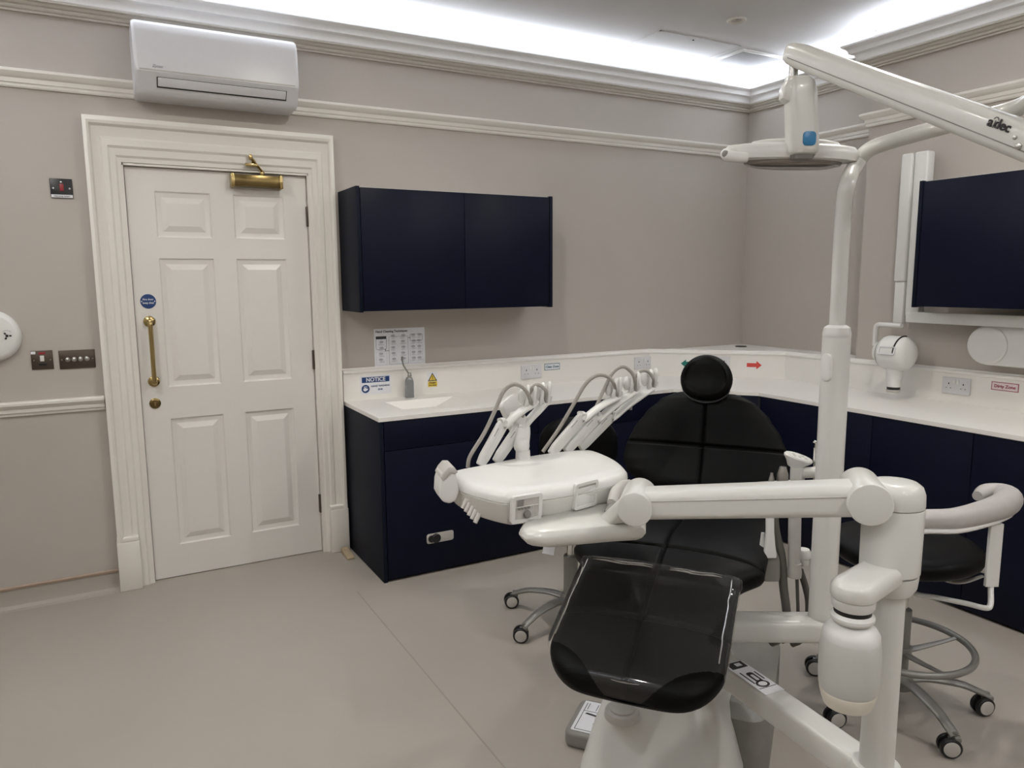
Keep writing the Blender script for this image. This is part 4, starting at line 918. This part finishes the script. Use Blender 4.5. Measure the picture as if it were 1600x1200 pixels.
# instrument holders
def holder(bu, bv, tu, tv, ku, kv, hose, w_=.033):
    p0 = onz(bu, bv, ZT); 
    d0 = (p0 - CAM).dot(CF); p1 = ony(tu, tv, p0.y + .012); p2 = ony(ku, kv, p0.y + .02)
    ax = (p1 - p0).normalized(); nn = Vector((.10, -.98, .1)); nn = (nn - ax * nn.dot(ax)).normalized(); sd = ax.cross(nn)
    if sd.x < 0: sd = -sd
    F = Matrix(((sd.x, ax.x, nn.x, p0.x), (sd.y, ax.y, nn.y, p0.y), (sd.z, ax.z, nn.z, p0.z), (0, 0, 0, 1)))
    L = (p1 - p0).length; b = B()
    b.prism([(-w_ * .30, -.006), (w_ * .38, -.006), (w_ * .48, .02), (w_ * .5, L * .9), (w_ * .42, L), (0.0, L * .99), (-w_ * .40, L * 1.0), (-w_ * .5, L * .9), (-w_ * .45, .02)], -.009, .009, F, bev=.003)
    h = b.build('instrument_holder', M_PLAST2, t, ang=40)
    b = B(); b.box(-.0035, .0035, L * .05, L * .88, .0088, .0108, F, bev=.001); b.build('holder_rib', M_PLAST2, h)
    b = B(); b.box(-w_ * .30 - .001, -w_ * .30 + .001, L * .62, L * .82, .0088, .0094, F); b.build('holder_slot', M_GREY, h)
    # curved saddle from the bar top to the fork
    b = B(); q = [F @ Vector((-w_ * .42, L * .98, 0)), F @ Vector((-w_ * .1, L * 1.03, 0)), F @ Vector((w_ * .25, L * .93, 0)), p1.lerp(p2, .32) + sd * w_ * .22 - ax * .004, p1.lerp(p2, .62) + sd * .010, p2 + Vector((-.006, 0, -.020))]
    b.tube(q, [.013, .012, .014, .015, .016, .016], 14, sx=.62, sy=1.25, up=(-.45, 0, .9)); b.build('holder_arm', M_PLAST2, h)
    # fork: two slotted cheeks joined by a U
    for s in (-1, 1):
        b = B(); c = p2 + Vector((s * .0145, s * .004, .012)); 
        pts = [c + Vector((0.010 * cos(a) * .6 + .004 * sin(a), .013 * cos(a), (.030) * sin(a))) for a in [2 * pi * k / 16 for k in range(16)]]
        b.tube(pts, .0052, 10, smooth=False, closed=True, sx=1, sy=1.1); b.build('fork_cheek', M_PLAST2, h)
    b = B(); b.tube([p2 + Vector((-.0165, -.004, .002)), p2 + Vector((-.012, -.003, -.014)), p2 + Vector((0, 0, -.020)), p2 + Vector((.012, .003, -.014)), p2 + Vector((.0165, .004, .002))], .0075, 12, sx=.7, sy=1.5); b.build('fork_base', M_PLAST2, h)
    b = B(); b.sph(p2 + Vector((-.026, .006, .012)), .015, (.8, .9, 1.5)); b.build('roller_cover', M_PLAST2, h)
    if hose:
        pts = []
        for i, (u, v) in enumerate(hose): pts.append(ony(u, v, p0.y + .03 - .006 * i))
        pts.append(p2 + Vector((0, 0, -.012)))
        b = B(); b.tube(pts, .0058, 12, n=8); b.build('hose', M_HOSE, h)
holder(751, 724, 787, 660, 829, 625, [(731, 730), (735, 712), (757, 676), (774, 640), (786, 613), (801, 601), (816, 605), (826, 618)])
holder(776, 719, 812, 668, 852, 621, [(806, 700), (812, 670), (822, 630), (832, 606), (843, 602), (853, 612)])
holder(862, 707, 911, 650, 963, 613, [(848, 706), (872, 672), (896, 632), (915, 600), (932, 587), (948, 588), (959, 600)])
holder(885, 703, 935, 650, 991, 604, [(915, 680), (930, 640), (945, 606), (958, 582), (973, 573), (986, 581), (992, 594)])
holder(908, 698, 957, 648, 1019, 598, [(985, 640), (988, 605), (994, 586), (1004, 579), (1014, 582), (1020, 592)])
# bottle bracket and bottle
bx = at(1334, 925, 1.50); br = Vector((bx.x, bx.y, 0)); 
zb_t = at(1332, 905, 1.5).z
pq = Vector((QX, QY, 0)); dv = (pq - br); Lq = dv.length; dv.normalize(); pv = Vector((-dv.y, dv.x, 0))
def stad(r0, r1, n=14):
    out = []
    for k in range(n + 1): a = pi / 2 + pi * k / n; out.append(br + dv * (r0 * cos(a)) + pv * (r0 * sin(a)))
    for k in range(n + 1): a = -pi / 2 + pi * k / n; out.append(br + dv * (Lq + r1 * cos(a) * .6) + pv * (r1 * sin(a)))
    return out
def sr(z, r0, r1): return [(p.x, p.y, z) for p in stad(r0, r1)]
b = B(); b.loft([sr(zb_t - .036, .042, .040), sr(zb_t - .031, .045, .042), sr(zb_t - .012, .044, .042), sr(zb_t - .004, .038, .038), sr(zb_t, .030, .034)]); b.build('bottle_bracket', M_PLAST, t, ang=45)
TB = Matrix.Translation((bx.x, bx.y, 0)); b = B(); b.lathe([(.038, zb_t - .058), (.041, zb_t - .053), (.042, zb_t - .037)], TB, 40); b.build('bracket_collar', M_PLAST2, t)
zn = zb_t - .058
b = B(); b.lathe([(.036, zn - .010), (.036, zn)], TB, 36); b.build('cap_thread', M_BLK, t)
b = B(); b.lathe([(.030, zn - .030), (.038, zn - .028), (.0425, zn - .022), (.0425, zn - .016), (.038, zn - .010), (.034, zn - .009)], TB, 40); b.build('bottle_cap', M_PLAST2, t)
b = B(); b.lathe([(.020, zn - .040), (.020, zn - .028)], TB, 30); b.box(bx.x + .0, bx.x + .003, bx.y - .022, bx.y - .0205, zn - .040, zn - .028); b.build('cap_neck', M_PG, t)
zs_ = zn - .030; KB = (zs_ - at(1332, 1116, 1.5).z) / .226; KR = .95
b = B(); b.lathe([(.018, zs_), (.036 * KR, zs_ - .004 * KB), (.050 * KR, zs_ - .014 * KB), (.0575 * KR, zs_ - .028 * KB), (.0585 * KR, zs_ - .042 * KB)][::-1], TB, 48); bt = b.build('water_bottle', M_PLAST2, t)
b = B(); b.lathe([(.0585 * KR, zs_ - .042 * KB), (.0615 * KR, zs_ - .062 * KB), (.0625 * KR, zs_ - .09 * KB), (.0625 * KR, zs_ - .14 * KB), (.0605 * KR, zs_ - .172 * KB), (.0575 * KR, zs_ - .180 * KB)][::-1], TB, 48); b.build('bottle_body', M_BOTL, bt)
b = B(); b.lathe([(.0575 * KR, zs_ - .180 * KB), (.0585 * KR, zs_ - .184 * KB), (.0540 * KR, zs_ - .205 * KB), (.049 * KR, zs_ - .222 * KB), (.043 * KR, zs_ - .226 * KB)][::-1], TB, 48); b.build('bottle_base', M_BOTB, bt)

# ================================================================== ASSISTANT ARM
dS = 2.17
t = AS = thing('suction_unit', 'white assistant suction unit with handpieces and hoses beside the light pole', 'dental suction arm', at(1247, 900, dS))
b = B(); b.cyl(at(1295, 737, 2.12), at(1250, 739, dS), .016, seg=24, bev=.002); b.build('mounting_tube', M_PLAST, t)
pc = at(1246, 740, dS); pc2 = Vector((pc.x, pc.y, at(1246, 800, dS).z)); b = B(); b.cyl(pc2, pc + UZ * .02, .021, .0205, seg=30); b.build('control_post', M_PLAST, t)
Fk = frame(at(1247, 716, dS), (CR.x, CR.y, -.30), (-.1, -.1, 1)); b = B(); b.loft([[(*p, z) for p in ell(a, c, 40)] for z, a, c in ((-.028, .021, .021), (-.014, .030, .025), (-.002, .042, .031), (.003, .043, .032), (.007, .040, .029))], True, Fk); kp = b.build('control_pad', M_PLAST2, t, ang=45)
b = B(); [b.cyl(Fk @ Vector((x, y, .0068)), Fk @ Vector((x, y, .0078)), .005, seg=14) for x, y in ((-.014, .008), (.0, -.008), (.014, .008), (.018, -.010), (-.016, -.008))]; b.build('pad_buttons', M_PG, kp)
b = B(); b.bar([at(1186, 760, dS - .01), at(1250, 756, dS)], rrect(.035, .022, .008, 3), smooth=False); b.build('holder_bar', M_PLAST, t)
b = B(); p = at(1205, 762, dS - .01); b.lathe([(.006, -.01), (.0085, .004), (.0095, .018), (.007, .030), (.0045, .038), (.004, .044)], Matrix.Translation(p), 18); b.build('saliva_ejector', M_STEEL, t)
b = B(); p = at(1222, 762, dS - .01); b.lathe([(.010, -.01), (.013, .004), (.0165, .022), (.016, .040), (.011, .056), (.0095, .062)], Matrix.Translation(p), 22); b.build('suction_handpiece', M_STEEL, t)
b = B(); b.tube([at(1273, 765, dS), at(1275, 700, dS)], [.007, .0075], 12, smooth=False); b.tube([at(1275, 701, dS), at(1275, 692, dS), at(1271, 689, dS)], .0045, 10); b.build('air_water_syringe', M_CHR, t)
b = B(); b.tube([at(1242, 805, dS), at(1241, 860, dS), at(1240, 890, dS)], [.018, .018, .017], 20); b.lathe([(.020, -.012), (.021, .0), (.018, .03)], Matrix.Translation(at(1241, 895, dS)), 24); b.build('suction_tube', M_PG, t)
b = B(); b.loft([[at(1203, v, dS) + rgt * x + fwd * y for x, y in rrect(w_, .035, .010, 4)] for v, w_ in ((858, .030), (866, .044), (874, .052), (900, .054), (905, .048))], True); b.build('canister', M_GREY, t)
b = B(); b.loft([[at(1203, v, dS - .02) + rgt * x + fwd * y for x, y in rrect(w_, .02, .006, 4)] for v, w_ in ((808, .022), (830, .022), (850, .028), (866, .036), (870, .034))], True); b.build('canister_lid', M_PLAST2, t)
b = B(); b.tube([at(1192, 832, dS + .02), at(1190, 868, dS + .02)], [.005, .010], 12, smooth=False); b.build('filter_cap', M_PLAST2, t)
b = B(); b.lathe([(.012, -.03), (.018, -.026), (.018, -.008), (.022, -.004), (.022, .012), (.017, .020)], Matrix.Translation(at(1255, 868, dS + .03)), 24); b.build('valve', M_PLAST2, t)
for pts, r, m in (([(1208, 790), (1212, 830), (1221, 870), (1224, 915), (1229, 965)], .0125, M_DHOSE), ([(1245, 900), (1246, 930), (1246, 965)], .005, M_DHOSE), ([(1250, 890), (1258, 915), (1263, 940), (1262, 968)], .0095, M_DHOSE), ([(1248, 895), (1256, 915), (1268, 935), (1270, 965)], .004, M_DHOSE)):
    b = B(); P_ = [at(u, v, dS + (.01 if r > .01 else .03)) for u, v in pts]; e = P_[-1]; P_ += [e + Vector((.0, .02, -.07)), e + Vector((.0, .05, -.10))]; b.tube(P_, r, 14); b.build('suction_hose', m, t)

# ================================================================== STOOLS
def caster(M, par):
    b = B(); b.lathe([(.008, .0), (.008, .03)], M @ Matrix.Translation((0, 0, .05)), 14); b.box(-.006, .006, -.020, .014, .030, .066, M, bev=.004); b.box(-.017, .017, -.006, .016, .052, .070, M, bev=.006); fk = b.build('caster', M_CAST, par)
    Mw = M @ Matrix.Translation((0, -.014, .0335)) @ Matrix.Rotation(pi / 2, 4, 'Y')
    for s in (-1, 1):
        pr = [(.022, s * .0055), (.032, s * .007), (.0335, s * .011), (.0325, s * .019), (.028, s * .022)]
        b = B(); b.lathe(pr if s > 0 else pr[::-1], Mw, 32); b.build('wheel', M_BLK, fk)
        b = B(); b.cyl(Mw @ Vector((0, 0, s * .019)), Mw @ Vector((0, 0, s * .0245)), .0245, seg=28, bev=.001); b.build('hub_cap', M_PG, fk)
def stool(name, label, cx, cy, angs, face):
    t = thing(name, label, 'stool', (cx, cy, 0), 'black stools on castors'); rnd = random.Random(int(cx * 100))
    b = B(); b.lathe([(.046, .075), (.050, .085), (.048, .110), (.036, .128)], Matrix.Translation((cx, cy, 0)), 30); b.build('hub', M_CAST, t)
    for a in angs:
        a = radians(a); e = Vector((cos(a), sin(a), 0)); o = Vector((cx, cy, 0))
        b = B(); b.tube([o + e * .03 + UZ * .105, o + e * .10 + UZ * .112, o + e * .20 + UZ * .100, o + e * .262 + UZ * .078, o + e * .288 + UZ * .066], [.020, .019, .017, .016, .015], 14, sx=.62, sy=1.15, up=(0, 0, 1))
        b.build('leg', M_CAST, t)
        caster(Matrix.Translation((cx + e.x * .285, cy + e.y * .285, 0)) @ Matrix.Rotation(atan2(fwd.y, fwd.x) + rnd.uniform(-.25, .15), 4, 'Z'), t)
    return t
def seat(t, cx, cy, zt, r, face):
    e = Vector((cos(face), sin(face), 0)); s = Vector((-e.y, e.x, 0)); rings = []
    for z, k in ((-.070, .80), (-.066, .90), (-.050, .975), (-.034, 1.0), (-.018, .99), (-.006, .94), (.002, .80), (.0, .4), (-.003, .1)):
        rings.append([Vector((cx, cy, zt + z)) + e * (r * k * .95 * cos(a) * (1 + .04 * cos(2 * a))) + s * (r * k * sin(a)) for a in [2 * pi * j / 48 for j in range(48)]])
    return B().loft(rings).build('seat', M_LEA2, t, ang=60)
# right stool (assistant's, with foot ring and torso rest)
cx, cy = -1.794, -2.521
t = stool('assistant_stool', 'black stool with foot ring and grey curved torso rest, on the right', cx, cy, [-40, -112, -184, 104, 32], (radians(-60),))
O = Vector((cx, cy, 0))
b = B(); b.lathe([(.028, .11), (.028, .36)], Matrix.Translation(O), 24); b.build('column', M_CAST, t)
b = B(); b.lathe([(.014, .35), (.014, .53)], Matrix.Translation(O), 20); b.build('gas_lift', M_CHR, t)
seat(t, cx - .005, cy + .01, .612, .245, radians(-60))
b = B(); b.box(-.08, .08, -.06, .06, .515, .543, Matrix.Translation(O), bev=.006); b.build('seat_mechanism', M_BLK, t)
b = B(); b.tube([O + Vector((.02, -.05, .525)), O + Vector((.03, -.12, .505)), O + Vector((.055, -.16, .505)), O + Vector((.10, -.20, .53))], [.008, .014, .010, .006], 12, sx=.5, sy=1.4, up=(0, 0, 1)); b.build('lever', M_PG, t)
zr = .235; b = B(); R_ = .222
b.tube([O + Vector((R_ * cos(a), R_ * sin(a), zr)) for a in [2 * pi * k / 64 for k in range(64)]], .0115, 12, smooth=False, closed=True); b.build('foot_ring', M_CAST, t)
for a in (-20, 70, 160, 250): 
    a = radians(a); b = B(); b.tube([O + Vector((.03 * cos(a), .03 * sin(a), zr - .03)), O + Vector((.12 * cos(a), .12 * sin(a), zr - .018)), O + Vector((R_ * cos(a), R_ * sin(a), zr))], [.015, .011, .008], 10, sx=.6); b.build('ring_spoke', M_CAST, t)
b = B(); b.lathe([(.036, zr - .045), (.036, zr - .01)], Matrix.Translation(O), 24); b.build('ring_collar', M_CAST, t)
zt_ = .775
rp = [onz(u, v, zt_) for u, v in ((1400, 818), (1440, 812), (1490, 811), (1535, 801), (1566, 790), (1576, 779), (1562, 772), (1540, 770), (1527, 775))]
b = B(); b.tube(rp, [.028, .030, .033, .037, .041, .041, .037, .030, .016], 18, sy=1.0, up=(0, 0, 1)); b.build('torso_rest', M_RING, t)
b = B(); b.tube([p - UZ * .030 for p in rp[:6]], [.022, .026, .028, .028, .026, .02], 14, sx=.45, sy=1.1, up=(0, 0, 1)); b.build('rest_shell', M_PLAST2, t)
v0 = at(1556, 828, 2.33); v1 = Vector((v0.x, v0.y, at(1549, 921, 2.33).z)); 
b = B(); b.bar([v0 + UZ * .02, v1], rrect(.042, .014, .003, 3), up=(CF.x, CF.y, 0), smooth=False); b.build('upright_bracket', M_PLAST2, t)
b = B(); zl = at(1545, 947, 2.33).z; e1_ = at(1430, 927, 2.50); e0_ = at(1545, 950, 2.33); b.tube([v1 + UZ * .03, v1 - UZ * .008, e0_ + Vector((.004, -.002, .012)), e0_ + Vector((-.012, .004, .001)), e0_.lerp(e1_, .3), e0_.lerp(e1_, .7), e1_, Vector((cx + .03, cy, e1_.z)), Vector((cx, cy, e1_.z + .01))], .0085, 14, n=6); b.build('rest_tube', M_PLAST2, t)
# left stool (operator's)
cx, cy = -2.43, -1.395; O = Vector((cx, cy, 0))
t = stool('operator_stool', 'black stool with backrest behind the delivery unit', cx, cy, [122, 194, 266, 338, 50], (radians(-25),))
b = B(); b.lathe([(.031, .11), (.032, .30), (.027, .304)], Matrix.Translation(O), 28); b.build('column', M_CAST, t)
b = B(); b.lathe([(.0165, .30), (.0165, .44)], Matrix.Translation(O), 20); b.build('gas_lift', M_CHR, t)
seat(t, cx + .02, cy - .01, .52, .21, radians(-60))
b = B(); b.box(-.08, .08, -.06, .06, .425, .452, Matrix.Translation(O), bev=.006); b.build('seat_mechanism', M_BLK, t)
tg = at(857, 852, 3.18); b = B(); b.prism([(-.028, -.035), (.022, -.045), (.034, .035), (-.012, .042)], 0, .002, Matrix(((rgt.x, 0, fwd.x, tg.x), (rgt.y, 0, fwd.y, tg.y), (0, 1, 0, tg.z), (0, 0, 0, 1)))); lb = b.build('hanging_label', M_WHT, t)
b = B(); Ftg = Matrix(((rgt.x, 0, fwd.x, tg.x), (rgt.y, 0, fwd.y, tg.y), (0, 1, 0, tg.z), (0, 0, 0, 1))); b.prism([(-.014, .0), (.004, -.006), (.010, .010), (.02, .012), (.018, .028), (-.004, .026)], .0021, .0026, Ftg); b.build('label_print', M_INK, lb)
bc = at(905, 703, 3.30); 
def bk(p): x, y, z = p; return bc + rgt * y + UZ * z * 1 + fwd * x
rings = []
for k in range(17):
    a = pi * k / 16; zz = -cos(a) * .045; m = max(.03, sin(a)) ** .5
    rings.append([bc + rgt * (.178 * m * math.copysign(abs(cos(th)) ** .8, cos(th))) + UZ * (.150 * m * math.copysign(abs(sin(th)) ** .8, sin(th))) + fwd * (zz - .25 * (.178 * m * cos(th)) ** 2 / .1 * .6) for th in [2 * pi * j / 40 for j in range(40)]])
B().loft(rings).build('backrest', M_LEA2, t, ang=60)
b = B(); b.bar([O + Vector((0, 0, .44)), O + Vector((.10, .16, .46)), bc - UZ * .12 - fwd * .03, bc - fwd * .03], rrect(.05, .010, .004, 2), up=(0, 0, 1)); b.build('back_bracket', M_BLK, t)

# ================================================================== X-RAY UNIT, DISPENSER
XX = -.40
t = thing('xray_unit', 'white wall-mounted dental x-ray unit with folded arm and round head', 'dental x-ray unit', (BR, -1.60, 1.29))
def Xp(u, v, x=XX): return onx(u, v, x)
a0, a1 = Xp(1404, 240), Xp(1421, 444); 
yl = lambda u, v: Xp(u, v).y
y0 = yl(1404, 300); y1 = yl(1422, 300); y2 = yl(1443, 300)
zt_ = Xp(1415, 240).z; zb_ = Xp(1405, 440).z; zbb = Xp(1400, 503).z
b = B(); b.box(XX, XX + .06, y1, y0 - .002, zb_, zt_, bev=.010, seg=3); b.build('outer_arm', M_PLAST2, t)
b = B(); b.box(XX + .008, XX + .052, y1 + .004, y0 - .006, zbb - .006, zb_ - .001, bev=.006); b.build('outer_arm_extension', M_PLAST2, t)
b = B(); b.box(XX + .012, XX + .075, y2 - .004, y1 - .003, zbb + .03, zt_ + .002, bev=.010, seg=3); b.build('inner_arm', M_PLAST2, t)
r0 = Xp(1416, 487); r1 = Xp(1416, 503)
b = B(); b.box(XX - .005, XX + .06, -2.9, r0.y, r1.z - .002, r0.z, bev=.005); b.build('horizontal_arm', M_PLAST2, t)
b = B(); b.box(BR - .12, BR - .001, -2.9, -2.7, r1.z - .05, r0.z - .004, bev=.01); b.build('wall_bracket', M_PLAST2, t)
k0, k1, k2 = Xp(1409, 509, -.42), Xp(1375, 509, -.42), Xp(1370, 540, -.42)
c1 = Xp(1369, 509, -.42); b = B(); b.tube([k0, Vector((-.42, c1.y - .035, k0.z)), Vector((-.42, c1.y - .008, k0.z - .004)), Vector((-.42, c1.y, k0.z - .03)), Vector((-.42, c1.y, k2.z))], .013, 12, sx=1, sy=1.2, n=5); b.build('yoke', M_PLAST2, t)
hx_ = Xp(1402, 552, -.45); yy0 = Xp(1373, 552, -.45).y - .028; yy1 = Xp(1434, 552, -.45).y + .034
def hrg(y, r): return [(hx_.x + r * cos(a), y, hx_.z + r * .98 * sin(a)) for a in [2 * pi * j / 40 for j in range(40)]]
b = B(); b.loft([hrg(yy0, .07), hrg(yy0 - .01, .086), hrg(yy0 - .03, .094), hrg(yy1 + .06, .094), hrg(yy1 + .03, .090), hrg(yy1 + .012, .075), hrg(yy1, .05)]); XH = b.build('tube_head', M_PLAST2, t, ang=45)
b = B(); b.loft([hrg(yy0 + .004, .068), hrg(yy0 - .006, .084)]); b.tube([Vector(p) for p in [(hx_.x - .094 * sin(a), yy1 + .045, hx_.z + .093 * cos(a)) for a in [radians(x) for x in range(-10, 100, 10)]]], .004, 8); b.build('dark_seam', M_BLK, XH)
b = B(); b.loft([hrg(yy0 + .035, .040), hrg(yy0 + .030, .056), hrg(yy0 + .006, .060), hrg(yy0 + .002, .055)]); b.build('pivot_disc', M_PLAST2, XH)
pn = (Vector((-.95, 0, .35))).normalized(); 
b = B(); Fx = frame(hx_ + Vector((-.092, 0, .020)) + Vector((0, (yy0 + yy1) / 2 - hx_.y, 0)), (0, -1, 0), (-.95, 0, .30)); rframe(b, .095, .045, .008, Fx, -.004, .003, r=.01); b.build('name_panel', M_AC, XH)
cc = Xp(1397, 590, -.45); b = B(); z_a = Xp(1397, 575, -.45).z; z_b = Xp(1396, 604, -.45).z; Tc = Matrix.Translation((-.45, cc.y, 0))
b.lathe([(.036, z_b), (.037, z_b + .04), (.041, z_b + .05), (.044, z_a + .04)], Tc, 32); b.build('cone', M_PLAST2, XH)
b = B(); b.lathe([(.033, z_b - .016), (.0335, z_b + .001)], Tc, 32); b.build('cone_band', M_BLK, XH); b = B(); b.lathe([(.032, z_b - .030), (.035, z_b - .026), (.035, z_b - .015)], Tc, 32); b.build('cone_rim', M_PG, XH)
# dispenser
t = thing('paper_dispenser', 'white rounded paper dispenser on the wall under the right wall cabinet', 'dispenser', (BR, -2.05, 1.166))
F = FR(-1.945, 1.163, BR); b = B(); 
st = [(.098 * cos(a), .098 * sin(a)) for a in [pi / 2 + pi * k / 20 for k in range(21)]] + [(.36, -.098), (.38, -.08), (.38, .08), (.36, .098)]
b.prism(st, 0, .105, F, bev=.012, seg=3); b.build('housing', M_PLAST2, t)
b = B(); b.lathe([(.094, .100), (.094, .112), (.086, .117)], F, 48); b.build('round_cover', M_PLAST2, t)
